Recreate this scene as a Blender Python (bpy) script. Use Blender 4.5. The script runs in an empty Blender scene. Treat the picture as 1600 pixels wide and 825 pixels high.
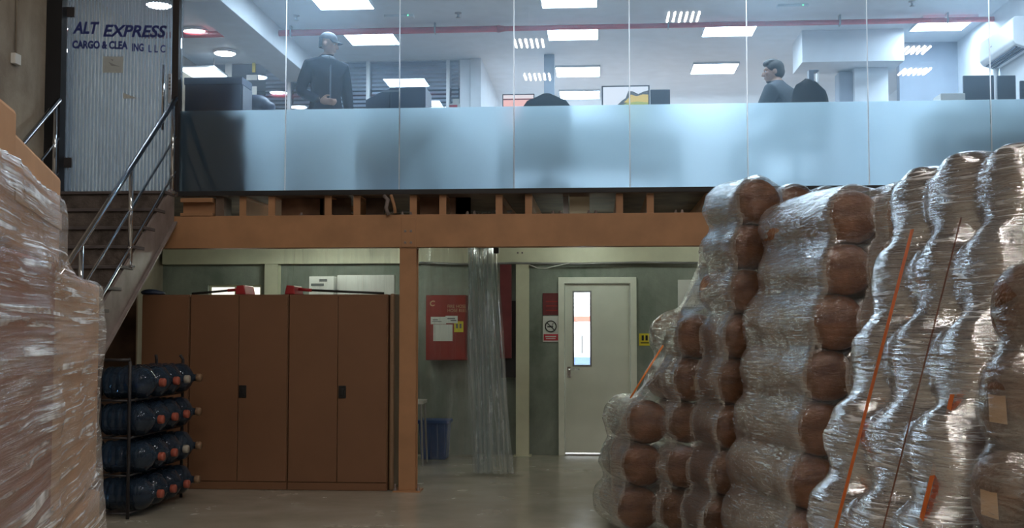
import bpy, bmesh, math, random
from mathutils import Vector, Matrix, Euler, noise
random.seed(7)
R = math.radians
scene = bpy.context.scene
COL = scene.collection

# ------------------------------------------------------------------ camera
F_PX, CAM_H = 1800.0, 1.57
YAW, PITCH = R(4.3), R(3.07)
cam_data = bpy.data.cameras.new('camera')
cam_data.sensor_width = 36.0
cam_data.lens = F_PX / 1600.0 * 36.0
cam_data.clip_end = 200
cam = bpy.data.objects.new('camera', cam_data)
cam.location = (0, 0, CAM_H)
cam.rotation_euler = (math.pi / 2 + PITCH, 0, YAW)
COL.objects.link(cam)
scene.camera = cam

# ------------------------------------------------------------------ world, exposure
world = bpy.data.worlds.new('world'); scene.world = world
world.use_nodes = True
bg = world.node_tree.nodes['Background']
bg.inputs[0].default_value = (1.0, 0.80, 0.60, 1)
bg.inputs[1].default_value = 0.035
vs = scene.view_settings
vs.view_transform = 'Standard'; vs.look = 'None'; vs.gamma = 1.0
vs.use_curve_mapping = False
vs.exposure = 0.38
scene.cycles.use_denoising = True
scene.cycles.max_bounces = 10
scene.cycles.diffuse_bounces = 4
scene.cycles.glossy_bounces = 4
scene.cycles.transmission_bounces = 6
scene.cycles.transparent_max_bounces = 24
scene.cycles.sample_clamp_indirect = 4.0
OFFICE_E = 27.0       # office ceiling panels
BAY_E = 85.0         # warm high-bay lamps of the warehouse
TUBE_E = 33.0         # tubes under the mezzanine

# daylight in the yard behind the back door
yl = bpy.data.lights.new('yard_daylight', 'AREA'); yl.shape = 'RECTANGLE'; yl.size = 5; yl.size_y = 2
yl.energy = 900; yl.color = (0.92, 0.97, 1.0)
ylo = bpy.data.objects.new('yard_daylight', yl); ylo.location = (0.3, 16.0, 2.6)
ylo.rotation_euler = (R(55), 0, 0); COL.objects.link(ylo)

# ------------------------------------------------------------------ helpers
_rot = Euler((math.pi / 2 + PITCH, 0, YAW)).to_matrix()
def ray(px, py):
    return _rot @ Vector(((px - 800) / F_PX, -(py - 412.5) / F_PX, -1.0))
def at(px, py, Y):
    """world point at depth plane Y that the photograph shows at a pixel"""
    d = ray(px, py); k = Y / d.y
    return Vector((d.x * k, Y, CAM_H + d.z * k))
def px_x(px, Y, py=450): return at(px, py, Y).x
def px_z(py, Y, px=800): return at(px, py, Y).z
def on_ceiling(px, py, z):
    d = ray(px, py); k = (z - CAM_H) / d.z
    return Vector((d.x * k, d.y * k, z))

MATS = {}
def nt(name):
    m = bpy.data.materials.new(name); m.use_nodes = True
    t = m.node_tree; t.nodes.clear()
    out = t.nodes.new('ShaderNodeOutputMaterial')
    MATS[name] = m
    return m, t, out
def coords(t, scale=(1, 1, 1), kind='Object', rot=(0, 0, 0)):
    tc = t.nodes.new('ShaderNodeTexCoord'); mp = t.nodes.new('ShaderNodeMapping')
    mp.inputs['Scale'].default_value = scale; mp.inputs['Rotation'].default_value = rot
    t.links.new(tc.outputs[kind], mp.inputs[0]); return mp.outputs[0]
def noise_tex(t, vec, scale, detail=4, rough=.55, dist=0):
    n = t.nodes.new('ShaderNodeTexNoise'); n.inputs['Scale'].default_value = scale
    n.inputs['Detail'].default_value = detail; n.inputs['Roughness'].default_value = rough
    n.inputs['Distortion'].default_value = dist
    t.links.new(vec, n.inputs['Vector']); return n.outputs['Fac']
def ramp(t, fac, stops):
    r = t.nodes.new('ShaderNodeValToRGB'); e = r.color_ramp.elements
    while len(e) < len(stops): e.new(.5)
    for i, (p, c) in enumerate(stops):
        e[i].position = p; e[i].color = (c[0], c[1], c[2], 1) if not isinstance(c, (int, float)) else (c, c, c, 1)
    t.links.new(fac, r.inputs[0]); return r.outputs[0]
def bump(t, h, strength, dist):
    b = t.nodes.new('ShaderNodeBump'); b.inputs['Strength'].default_value = strength
    b.inputs['Distance'].default_value = dist; t.links.new(h, b.inputs['Height']); return b.outputs[0]

def mat(name, col, rough=.5, metal=0, var=.12, scale=6, bumpy=0, coat=0, stretch=(1, 1, 1), spec=.5, kind='Object'):
    """principled with a noise-varied colour"""
    m, t, out = nt(name)
    p = t.nodes.new('ShaderNodeBsdfPrincipled')
    v = coords(t, stretch, kind)
    f = noise_tex(t, v, scale)
    lo = [max(0, c * (1 - var)) for c in col]; hi = [min(1, c * (1 + var)) for c in col]
    t.links.new(ramp(t, f, [(.3, lo), (.7, hi)]), p.inputs['Base Color'])
    p.inputs['Roughness'].default_value = rough; p.inputs['Metallic'].default_value = metal
    p.inputs['Coat Weight'].default_value = coat; p.inputs['Specular IOR Level'].default_value = spec
    if bumpy:
        t.links.new(bump(t, noise_tex(t, v, scale * 6, 6), bumpy, .01), p.inputs['Normal'])
    t.links.new(p.outputs[0], out.inputs[0]); return m
def emit(name, col, e):
    m, t, out = nt(name)
    n = t.nodes.new('ShaderNodeEmission'); n.inputs[0].default_value = (*col, 1); n.inputs[1].default_value = e
    t.links.new(n.outputs[0], out.inputs[0]); return m

def mix(t, fac, a, b):
    n = t.nodes.new('ShaderNodeMixShader')
    if isinstance(fac, (int, float)): n.inputs[0].default_value = fac
    else: t.links.new(fac, n.inputs[0])
    t.links.new(a, n.inputs[1]); t.links.new(b, n.inputs[2]); return n.outputs[0]
def bsdf(t, kind, col, rough=None):
    n = t.nodes.new('ShaderNodeBsdf' + kind); n.inputs[0].default_value = (*col, 1)
    if rough is not None: n.inputs['Roughness'].default_value = rough
    return n

def glass_mat(name, tint=(.93, .97, 1), haze=.05, refl=1.45, hazecol=(.75, .87, 1)):
    m, t, out = nt(name)
    fr = t.nodes.new('ShaderNodeFresnel'); fr.inputs[0].default_value = refl
    a = mix(t, fr.outputs[0], bsdf(t, 'Transparent', tint).outputs[0], bsdf(t, 'Glossy', (1, 1, 1), 0.0).outputs[0])
    f = noise_tex(t, coords(t), 1.3, 3)
    hz = ramp(t, f, [(.3, haze * .7), (.75, haze * 1.3)])
    s = mix(t, hz, a, bsdf(t, 'Translucent', hazecol).outputs[0])
    t.links.new(s, out.inputs[0]); return m

def film_mat(name, lo, hi, stretch=(4, 4, 60), bstr=1.0, diff=.2, col=(.80, .83, .87), rough=.12, bd=.012, end_axis=None, end_lo=.1, end_rng=(.2, .6), streak=.8, smin=.57):
    """layered stretch film: clear where thin, silvery where layers overlap"""
    m, t, out = nt(name)
    v = coords(t, stretch, rot=(0, R(3), 0))
    n1 = noise_tex(t, v, 1.6, 5, .6, .8)
    n2 = noise_tex(t, coords(t), 2.4, 3)
    n3 = noise_tex(t, coords(t, [max(1, q*.25) for q in stretch]), 1.5, 3, .5, .6)
    def M(op, a, b, c=None):
        q = t.nodes.new('ShaderNodeMath'); q.operation = op
        for k, x in enumerate((a, b, c)):
            if x is None: continue
            if isinstance(x, (int, float)): q.inputs[k].default_value = x
            else: t.links.new(x, q.inputs[k])
        return q.outputs[0]
    h = M('MULTIPLY_ADD', n3, 1.6, n1)
    nrm = bump(t, h, bstr, bd)
    g = bsdf(t, 'Glossy', (1, 1, 1), rough); t.links.new(nrm, g.inputs['Normal'])
    d = bsdf(t, 'Diffuse', col); t.links.new(nrm, d.inputs['Normal'])
    surf = mix(t, diff, g.outputs[0], d.outputs[0])
    mixed = M('MULTIPLY_ADD', n1, .5, M('MULTIPLY_ADD', n2, .3, M('MULTIPLY', n3, .2)))
    fac = ramp(t, mixed, [(.40, lo), (.62, hi)])
    if end_axis is not None:      # the wrap runs round the flanks, so the roll ends carry fewer layers
        gm = t.nodes.new('ShaderNodeNewGeometry')
        dp = t.nodes.new('ShaderNodeVectorMath'); dp.operation = 'DOT_PRODUCT'
        t.links.new(gm.outputs['True Normal'], dp.inputs[0]); dp.inputs[1].default_value = end_axis
        r2 = ramp(t, dp.outputs['Value'], [(end_rng[0], 1.0), (end_rng[1], end_lo)])
        fac = M('MULTIPLY', fac, r2)
    s = mix(t, fac, bsdf(t, 'Transparent', (.97, .97, .97)).outputs[0], surf)
    if streak:                    # tight milky wrinkles, with the lamp glints painted in as white streaks
        line = ramp(t, n1, [(smin, 0.0), (smin + .07, 1.0)])
        patch = ramp(t, noise_tex(t, coords(t, (1, 1, 1.6)), 3.2, 3, .6), [(.42, .05), (.62, 1.0)])
        k = M('MULTIPLY', M('MULTIPLY', line, patch), streak)
        if end_axis is not None: k = M('MULTIPLY', k, r2)
        g2 = bsdf(t, 'Glossy', (1, 1, 1), .32); t.links.new(nrm, g2.inputs['Normal'])
        white = mix(t, .45, g2.outputs[0], bsdf(t, 'Diffuse', (.95, .96, .98)).outputs[0])
        s = mix(t, k, s, white)
    t.links.new(s, out.inputs[0]); return m

class MB:
    """collects shapes for ONE mesh object"""
    def __init__(s): s.bm = bmesh.new()
    def box(s, x0, x1, y0, y1, z0, z1, rot=None, piv=None):
        xs, ys, zs = sorted((x0, x1)), sorted((y0, y1)), sorted((z0, z1))
        v = [s.bm.verts.new((x, y, z)) for z in zs for y in ys for x in xs]
        if rot is not None:
            c = Vector(piv) if piv else Vector(((xs[0]+xs[1])/2, (ys[0]+ys[1])/2, (zs[0]+zs[1])/2))
            for q in v: q.co = rot @ (q.co - c) + c
        for f in ((0, 2, 3, 1), (4, 5, 7, 6), (0, 1, 5, 4), (2, 6, 7, 3), (0, 4, 6, 2), (1, 3, 7, 5)):
            s.bm.faces.new([v[i] for i in f])
        return s
    def prism(s, pts, axis, a, b):
        """closed outline pts (2-D) extruded along axis from a to b"""
        def P(p, k):
            return {'x': (k, p[0], p[1]), 'y': (p[0], k, p[1]), 'z': (p[0], p[1], k)}[axis]
        A = [s.bm.verts.new(P(p, a)) for p in pts]; B = [s.bm.verts.new(P(p, b)) for p in pts]
        n = len(pts)
        s.bm.faces.new(A); s.bm.faces.new(B[::-1])
        for i in range(n): s.bm.faces.new((A[i], B[i], B[(i+1) % n], A[(i+1) % n]))
        return s
    def tube(s, path, r, seg=10, caps=True):
        path = [Vector(p) for p in path]; rings = []
        rr = r if isinstance(r, (list, tuple)) else [r] * len(path)
        up = None
        for i, p in enumerate(path):
            d = (path[min(i+1, len(path)-1)] - path[max(i-1, 0)]).normalized()
            if up is None: up = Vector((0, 0, 1)) if abs(d.z) < .9 else Vector((1, 0, 0))
            a = d.cross(up).normalized(); b = a.cross(d).normalized(); up = b
            rings.append([s.bm.verts.new(p + (a*math.cos(2*math.pi*k/seg) + b*math.sin(2*math.pi*k/seg))*rr[i]) for k in range(seg)])
        for A, B in zip(rings, rings[1:]):
            for k in range(seg): s.bm.faces.new((A[k], A[(k+1) % seg], B[(k+1) % seg], B[k]))
        if caps: s.bm.faces.new(rings[0][::-1]); s.bm.faces.new(rings[-1])
        return s
    def lathe(s, prof, M=None, seg=20):
        """prof: list of (r, h) turned about local z, then moved by matrix M"""
        M = M or Matrix(); rings = []
        for r, h in prof:
            if r < 1e-5: rings.append([s.bm.verts.new(M @ Vector((0, 0, h)))])
            else: rings.append([s.bm.verts.new(M @ Vector((r*math.cos(2*math.pi*k/seg), r*math.sin(2*math.pi*k/seg), h))) for k in range(seg)])
        for A, B in zip(rings, rings[1:]):
            for k in range(seg):
                a, b = A[k % len(A)], A[(k+1) % len(A)]; c, d = B[(k+1) % len(B)], B[k % len(B)]
                f = [a, b, c, d]; u = []
                for q in f:
                    if q not in u: u.append(q)
                if len(u) > 2: s.bm.faces.new(u)
        return s
    def ellipsoid(s, c, r, rot=None, sub=3):
        M = Matrix.Translation(c) @ (rot.to_4x4() if rot else Matrix()) @ Matrix.Diagonal((*r, 1))
        bmesh.ops.create_icosphere(s.bm, subdivisions=sub, radius=1, matrix=M); return s
    def grid(s, rows):
        V = [[s.bm.verts.new(p) for p in row] for row in rows]
        for A, B in zip(V, V[1:]):
            for i in range(len(A)-1): s.bm.faces.new((A[i], A[i+1], B[i+1], B[i]))
        return s
    def mesh(s, name, bevel=0, seg=2, smooth=False):
        bm = s.bm
        if bevel: bmesh.ops.bevel(bm, geom=bm.edges[:], offset=bevel, segments=seg, affect='EDGES', profile=.5)
        bmesh.ops.recalc_face_normals(bm, faces=bm.faces[:])
        me = bpy.data.meshes.new(name); bm.to_mesh(me); bm.free()
        if smooth:
            for p in me.polygons: p.use_smooth = True
        return me
    def build(s, name, m, parent=None, bevel=0, seg=2, smooth=False, world=True):
        if parent is not None and world:
            off = origin(parent); bmesh.ops.translate(s.bm, verts=s.bm.verts[:], vec=-off)
        return link(name, s.mesh(name, bevel, seg, smooth), m, parent)

def origin(o):
    v = Vector((0, 0, 0))
    while o is not None: v += o.location; o = o.parent
    return v
def link(name, me, m, parent=None):
    o = bpy.data.objects.new(name, me); COL.objects.link(o)
    if m is not None:
        if len(me.materials) == 0: me.materials.append(MATS[m] if isinstance(m, str) else m)
    o.parent = parent
    return o
def tag(o, label=None, cat=None, group=None, kind=None):
    if label: o['label'] = label
    if cat: o['category'] = cat
    if group: o['group'] = group
    if kind: o['kind'] = kind
    return o
def thing(name, label, cat, loc=(0, 0, 0), rotz=0, group=None, kind=None):
    o = bpy.data.objects.new(name, None); COL.objects.link(o)
    o.empty_display_size = .1
    o.location = loc; o.rotation_euler = (0, 0, rotz)
    return tag(o, label, cat, group, kind)
def copy_tree(o, parent=None):
    c = o.copy(); COL.objects.link(c); c.parent = parent
    for ch in [x for x in list(COL.objects) if x.parent == o]: copy_tree(ch, c)
    return c
def wall_mesh(x0, x1, z0, z1, y0, y1, holes=()):
    """upright wall in the XZ plane with rectangular openings, one connected mesh"""
    xs = sorted({x0, x1, *[h[0] for h in holes], *[h[1] for h in holes]})
    zs = sorted({z0, z1, *[h[2] for h in holes], *[h[3] for h in holes]})
    b = MB(); V = {}
    def v(i, j, k):
        if (i, j, k) not in V: V[(i, j, k)] = b.bm.verts.new((xs[i], (y0, y1)[k], zs[j]))
        return V[(i, j, k)]
    def solid(i, j):
        if i < 0 or j < 0 or i >= len(xs)-1 or j >= len(zs)-1: return False
        cx, cz = (xs[i]+xs[i+1])/2, (zs[j]+zs[j+1])/2
        return not any(h[0] < cx < h[1] and h[2] < cz < h[3] for h in holes)
    for i in range(len(xs)-1):
        for j in range(len(zs)-1):
            if not solid(i, j): continue
            b.bm.faces.new((v(i,j,0), v(i+1,j,0), v(i+1,j+1,0), v(i,j+1,0)))
            b.bm.faces.new((v(i,j,1), v(i,j+1,1), v(i+1,j+1,1), v(i+1,j,1)))
            for (di, dj, e) in ((-1,0,((0,0),(0,1))), (1,0,((1,0),(1,1))), (0,-1,((0,0),(1,0))), (0,1,((0,1),(1,1)))):
                if not solid(i+di, j+dj):
                    (a0, a1), (c0, c1) = e
                    b.bm.faces.new((v(i+a0,j+a1,0), v(i+c0,j+c1,0), v(i+c0,j+c1,1), v(i+a0,j+a1,1)))
    return b
def text_mesh(name, s, size, depth=.002, shear=0, offset=0, align='LEFT', sx=1.0):
    c = bpy.data.curves.new(name, 'FONT'); c.body = s; c.size = size; c.extrude = depth/2
    c.shear = shear; c.offset = offset; c.align_x = align; c.resolution_u = 3
    o = bpy.data.objects.new(name, c); COL.objects.link(o)
    dg = bpy.context.evaluated_depsgraph_get(); dg.update()
    me = bpy.data.meshes.new_from_object(o.evaluated_get(dg))
    bpy.data.objects.remove(o); bpy.data.curves.remove(c)
    # stand it up: local x right, z up, facing -y
    me.transform(Matrix.Rotation(math.pi/2, 4, 'X') @ Matrix.Diagonal((sx, 1, 1, 1)))
    me.materials.clear()
    return me
def remeshed(bm_or_mesh, voxel, smooth_it=0, smooth_f=.5, name='tmp'):
    me = bm_or_mesh
    o = bpy.data.objects.new('tmp', me); COL.objects.link(o)
    r = o.modifiers.new('r', 'REMESH'); r.mode = 'VOXEL'; r.voxel_size = voxel
    if smooth_it:
        q = o.modifiers.new('s', 'SMOOTH'); q.factor = smooth_f; q.iterations = smooth_it
    dg = bpy.context.evaluated_depsgraph_get(); dg.update()
    out = bpy.data.meshes.new_from_object(o.evaluated_get(dg)); out.name = name
    bpy.data.objects.remove(o)
    out.materials.clear()
    for p in out.polygons: p.use_smooth = True
    return out

def ripple(me, kx, kz, kb, amp):
    """push a film in and out along its normals"""
    nr = [v.normal.copy() for v in me.vertices]; new = []
    for v, n in zip(me.vertices, nr):
        c = v.co
        f = noise.noise(Vector((c.x*kx, c.y*kx, c.z*kz))) * .6 + noise.noise(c * kb) * .6
        new += list(c + n * (amp * f))
    me.vertices.foreach_set('co', new); me.update()

# ------------------------------------------------------------------ materials
def floor_mat():
    m, t, out = nt('floor_epoxy')
    p = t.nodes.new('ShaderNodeBsdfPrincipled'); v = coords(t)
    f = noise_tex(t, v, .9, 6, .6, .5)
    t.links.new(ramp(t, f, [(.3, (.36, .33, .27)), (.7, (.50, .47, .40))]), p.inputs['Base Color'])
    t.links.new(ramp(t, noise_tex(t, v, 2.5, 5), [(.3, .13), (.75, .32)]), p.inputs['Roughness'])
    t.links.new(bump(t, noise_tex(t, v, 3, 3), .05, .02), p.inputs['Normal'])
    t.links.new(p.outputs[0], out.inputs[0])
floor_mat()
def wall_mat(name, a, b, rough=.85):
    m, t, out = nt(name)
    p = t.nodes.new('ShaderNodeBsdfPrincipled'); v = coords(t)
    n1 = noise_tex(t, v, 1.4, 8, .65, .4); n2 = noise_tex(t, coords(t, (1, 1, .25)), 4, 5)
    md = t.nodes.new('ShaderNodeMath'); md.operation = 'AVERAGE' if False else 'MULTIPLY_ADD'
    t.links.new(n1, md.inputs[0]); md.inputs[1].default_value = .65
    h = t.nodes.new('ShaderNodeMath'); h.operation = 'MULTIPLY'; t.links.new(n2, h.inputs[0]); h.inputs[1].default_value = .35
    t.links.new(h.outputs[0], md.inputs[2])
    t.links.new(ramp(t, md.outputs[0], [(.38, a), (.62, b)]), p.inputs['Base Color'])
    p.inputs['Roughness'].default_value = rough
    t.links.new(bump(t, noise_tex(t, v, 40, 6), .25, .01), p.inputs['Normal'])
    t.links.new(p.outputs[0], out.inputs[0])
wall_mat('concrete', (.20, .23, .20), (.36, .39, .35))
wall_mat('concrete_brown', (.24, .20, .16), (.40, .35, .28))
mat('office_white', (.70, .75, .80), .8, var=.05)
mat('office_wall_grey', (.30, .35, .42), .8, var=.06)
mat('office_dark', (.07, .09, .12), .7)
mat('orange_paint', (.40, .21, .105), .45, var=.14, scale=3, bumpy=.05)
mat('cream_paint', (.68, .66, .51), .5, var=.08, scale=3)
mat('door_paint', (.84, .85, .77), .45, var=.05, scale=2)
mat('door_frame_paint', (.86, .87, .78), .45, var=.05)
mat('dark_metal', (.035, .032, .035), .5, metal=.3)
mat('post_black', (.012, .013, .016), .5)
mat('chrome', (.78, .80, .84), .12, metal=1, var=.04)
mat('steel_grey', (.35, .35, .36), .4, metal=.6)
mat('stair_tread', (.10, .085, .085), .6, var=.25, scale=5)
mat('stair_metal', (.23, .19, .18), .55, metal=.1, var=.25, scale=5)
mat('stair_riser', (.10, .08, .07), .7, var=.5, scale=9, bumpy=.6)
mat('cabinet_brown', (.185, .092, .048), .42, var=.06, scale=2)
mat('cabinet_edge', (.24, .15, .09), .4, var=.06)
mat('black_plastic', (.012, .012, .013), .45)
mat('deck_dark', (.12, .085, .065), .8, var=.4, scale=4)
mat('ply_brown', (.20, .12, .08), .8, var=.3, scale=4)
mat('red_paint', (.30, .028, .026), .4, var=.1)
mat('dark_red', (.16, .03, .035), .5, var=.15)
mat('red_plastic', (.35, .02, .025), .4)
mat('pipe_red', (.45, .05, .06), .4, var=.1)
mat('paper', (.82, .84, .82), .7, var=.03)
mat('paper_print', (.15, .16, .17), .7)
mat('yellow_sign', (.80, .66, .05), .5, var=.05)
mat('sign_red', (.65, .06, .09), .5)
mat('sign_white', (.80, .80, .78), .5, var=.03)
mat('sign_black', (.02, .02, .02), .5)
mat('blue_plastic', (.03, .09, .30), .4)
mat('white_plastic', (.75, .75, .72), .4, var=.04)
mat('carton', (.52, .30, .16), .8, var=.12, scale=3, bumpy=.06)
mat('carton_red', (.33, .13, .075), .75, var=.15, scale=2)
mat('carton_tape', (.62, .42, .25), .3)
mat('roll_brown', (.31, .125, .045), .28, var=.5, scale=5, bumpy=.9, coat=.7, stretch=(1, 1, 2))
mat('roll_shaded', (.15, .068, .030), .30, var=.5, scale=5, bumpy=.9, coat=.5, stretch=(1, 1, 2))  # roll_brown darkened: shade on the front stack put into the colour
mat('roll_label', (.62, .40, .22), .6, var=.05)
mat('strap_orange', (.75, .22, .045), .4)
mat('strap_brown', (.22, .09, .05), .5)
mat('pallet_wood', (.35, .24, .14), .8, var=.3, scale=4, stretch=(1, 6, 6))
mat('letter_blue', (.012, .025, .16), .4)
mat('box_black', (.025, .042, .085), .5, var=.2)
mat('box_black_edge', (.12, .13, .16), .5)
mat('cloth_dark', (.008, .012, .024), .9, var=.3, scale=12, bumpy=.2, spec=.15)
mat('cloth_trouser', (.02, .025, .04), .85, var=.2)
mat('cloth_shirt', (.45, .50, .58), .8, var=.1)
mat('cloth_grey', (.035, .045, .06), .85, var=.25, scale=10)
mat('skin', (.42, .24, .17), .55, var=.06, scale=15)
mat('hair_black', (.012, .010, .010), .6, bumpy=.4, scale=30)
mat('cap_dark', (.025, .03, .045), .7, var=.1)
mat('eye_white', (.7, .7, .7), .3)
mat('lip', (.30, .12, .10), .5)
mat('shoe', (.02, .02, .02), .4)
mat('chair_black', (.015, .016, .02), .6)
mat('desk_top', (.45, .42, .38), .5, var=.06)
mat('slat', (.78, .84, .88), .4, metal=.2, var=.04)
mat('ac_white', (.82, .85, .88), .35, var=.02)
mat('monitor_back', (.05, .065, .09), .5)
mat('glue_white', (.85, .90, .95), .3, var=.02)
mat('rubber', (.02, .02, .02), .8)
mat('yard_white', (.75, .77, .80), .8, var=.04)
mat('yard_red', (.35, .10, .07), .8)
mat('yard_blue', (.08, .13, .30), .6)
mat('yard_grey', (.35, .38, .42), .7)
mat('cap_orange', (.33, .08, .05), .45)
mat('cap_white', (.36, .33, .28), .45)
emit('panel_light', (.74, .89, 1.0), OFFICE_E)
emit('downlight_light', (.92, .97, 1.0), OFFICE_E)
emit('bay_light', (1.0, .92, .83), BAY_E)
emit('tube_light', (.88, 1.0, .86), TUBE_E)
emit('screen_sky', (.80, .82, .88), .9); emit('screen_hill', (.10, .12, .13), .9)
emit('screen_field', (.70, .52, .16), .9); emit('screen_green', (.38, .45, .14), .9)
emit('screen_pink', (1.0, .52, .45), .9); emit('screen_white', (.9, .75, .72), .9); emit('screen_dark', (.2, .05, .06), .6)
emit('soft_panel', (.80, .92, .95), 3.0)
emit('lit_window', (1.0, .98, .82), 1.1)
emit('led_green', (.2, 1, .5), 1.2)
glass_mat('glass_clear', haze=.075, hazecol=(.55, .78, 1))
glass_mat('glass_back', (.92, .95, 1), haze=.02, refl=1.75)
glass_mat('glass_pane_small', (.95, .98, 1), haze=.02)
film_mat('wrap_film', .50, .90, (4, 4, 40), diff=.17, col=(.66, .70, .75), rough=.12, bd=.010, end_axis=(.3, -.954, 0), end_lo=.10, end_rng=(.35, .75), streak=.55)
film_mat('wrap_film_far', .50, .92, (4, 4, 40), diff=.17, col=(.66, .70, .75), rough=.12, bd=.010, end_axis=(.27, -.963, 0), end_lo=.10, end_rng=(.40, .80), streak=.6)
film_mat('wrap_film_heavy', .66, .97, (2.4, 2.4, 36), diff=.09, col=(.60, .68, .82), rough=.11, bd=.012, streak=.95, smin=.54)
film_mat('wrap_film_thin', .15, .45, (3, 3, 20), diff=.12, streak=.5)
film_mat('wrap_carton', .22, .62, (.8, .8, 34), diff=.22, col=(.85, .82, .80), rough=.12, bd=.012, streak=.95, smin=.54)
film_mat('curtain_pvc', .16, .52, (14, 14, .7), bstr=.5, diff=.45, col=(.66, .80, .86), rough=.10, streak=.45)
film_mat('sheet_pvc', .03, .22, (9, 9, .8), bstr=.4, diff=.5, col=(.72, .80, .80), rough=.15, streak=.12)

def frosted():
    m, t, out = nt('frosted_film')
    tr = bsdf(t, 'Translucent', (.70, .90, 1.0))
    rf = bsdf(t, 'Refraction', (.74, .90, 1.0), .55); rf.inputs['IOR'].default_value = 1.3
    df = bsdf(t, 'Diffuse', (.45, .60, .70))
    gl = bsdf(t, 'Glossy', (1, 1, 1), .12)
    a = mix(t, .32, tr.outputs[0], rf.outputs[0])
    a = mix(t, .10, a, df.outputs[0])
    fr = t.nodes.new('ShaderNodeFresnel'); fr.inputs[0].default_value = 1.4
    a = mix(t, fr.outputs[0], a, gl.outputs[0])
    t.links.new(a, out.inputs[0])
frosted()
def striped_glass():
    """glass with fine vertical frosted stripes"""
    m, t, out = nt('glass_striped')
    v = coords(t, (1, 1, 1))
    w = t.nodes.new('ShaderNodeTexWave'); w.wave_type = 'BANDS'; w.bands_direction = 'X'
    w.inputs['Scale'].default_value = 9.0; w.inputs['Distortion'].default_value = .0
    t.links.new(v, w.inputs['Vector'])
    f = ramp(t, w.outputs['Fac'], [(.50, .30), (.80, .80)])
    fr = t.nodes.new('ShaderNodeFresnel'); fr.inputs[0].default_value = 1.45
    clear = mix(t, fr.outputs[0], bsdf(t, 'Transparent', (.90, .95, 1)).outputs[0], bsdf(t, 'Glossy', (1, 1, 1), 0).outputs[0])
    tl = mix(t, .30, bsdf(t, 'Translucent', (.52, .61, .70)).outputs[0], bsdf(t, 'Diffuse', (.36, .40, .44)).outputs[0])
    s = mix(t, f, clear, tl)
    t.links.new(s, out.inputs[0])
striped_glass()
def backlit_paper():
    m, t, out = nt('paper_backlit')
    f = noise_tex(t, coords(t), 9, 3)
    d = bsdf(t, 'Diffuse', (.7, .7, .66)); t.links.new(ramp(t, f, [(.3, (.60, .60, .55)), (.7, (.72, .72, .68))]), d.inputs[0])
    t.links.new(mix(t, .5, d.outputs[0], bsdf(t, 'Translucent', (.75, .78, .76)).outputs[0]), out.inputs[0])
backlit_paper()
def joint_mat():
    m, t, out = nt('joint_glow')
    t.links.new(mix(t, .75, bsdf(t, 'Diffuse', (.85, .9, .95)).outputs[0], bsdf(t, 'Translucent', (1, 1, 1)).outputs[0]), out.inputs[0])
joint_mat()
def bottle_plastic():
    m, t, out = nt('bottle_blue')
    fr = t.nodes.new('ShaderNodeFresnel'); fr.inputs[0].default_value = 1.5
    f = noise_tex(t, coords(t), 5, 3)
    base = mix(t, ramp(t, f, [(.3, .35), (.7, .5)]), bsdf(t, 'Transparent', (.25, .42, .62)).outputs[0], bsdf(t, 'Diffuse', (.035, .06, .10)).outputs[0])
    s = mix(t, fr.outputs[0], base, bsdf(t, 'Glossy', (1, 1, 1), .06).outputs[0])
    t.links.new(s, out.inputs[0])
bottle_plastic()

# ================================================================== STRUCTURE
YG = 10.9            # plane of the steel beam, the cabinets and the office glass
YW = 14.1            # back wall below the mezzanine
ZF = 2.87            # office floor
ZC = 5.13            # office ceiling
XL, XR = -5.46, 4.5  # side walls

def struct(name, b, m, bevel=0):
    o = b.build(name, m, None, bevel); o['kind'] = 'structure'; return o

struct('floor', MB().box(-9, 9, -8, 20, -.15, 0), 'floor_epoxy')
d0, d1 = at(882, 443, YW), at(986, 707, YW)
DX0, DX1, DZ1 = d0.x, d1.x, d0.z
w0, w1 = at(325, 445, YW), at(408, 470, YW)
wb = wall_mesh(XL, 7.0, 0, 2.83, YW, YW + .2, [(DX0, DX1, 0, DZ1), (w0.x, w1.x, w1.z - .35, w0.z)])
struct('wall_back', wb, 'concrete')
struct('wall_left', MB().box(XL - .2, XL, -8, 20, 0, 9.0), 'concrete_brown')
struct('wall_right', MB().box(7.0, 7.2, 8, 20, 0, 2.83), 'concrete')
mz = struct('floor_mezzanine', MB().box(XL, 7.0, YG - .02, 20.2, ZF - .045, ZF), 'deck_dark')
struct('ceiling', MB().box(XL, XR + .2, YG, 20.2, ZC, ZC + .15), 'office_white')
struct('wall_office_end', MB().box(-1.69, XR + .2, 20.0, 20.2, ZF, ZC), 'office_white')
struct('wall_office_right', MB().box(XR, XR + .2, YG, 20.0, ZF, ZC), 'office_white')
struct('wall_office_side', MB().box(-1.69, -1.55, 15.1, 20.0, ZF, ZC), 'office_white')
struct('wall_office_grey', MB().box(px_x(1405, 14.66, 100), XR, 14.66, 14.8, ZF, ZC), 'office_wall_grey')
# downstand beam in the office ceiling (left)
struct('ceiling_beam', MB().box(-4.22, -3.78, YG + .3, 15.05, 4.84, ZC), 'office_white', .004)
# soffit box over the kitchenette
so0, so1 = px_x(1253, 13.96, 80), px_x(1413, 13.96, 80)
struct('trim_soffit', MB().box(so0, so1, 13.96, 14.62, 4.74, ZC), 'office_white', .006)

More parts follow.
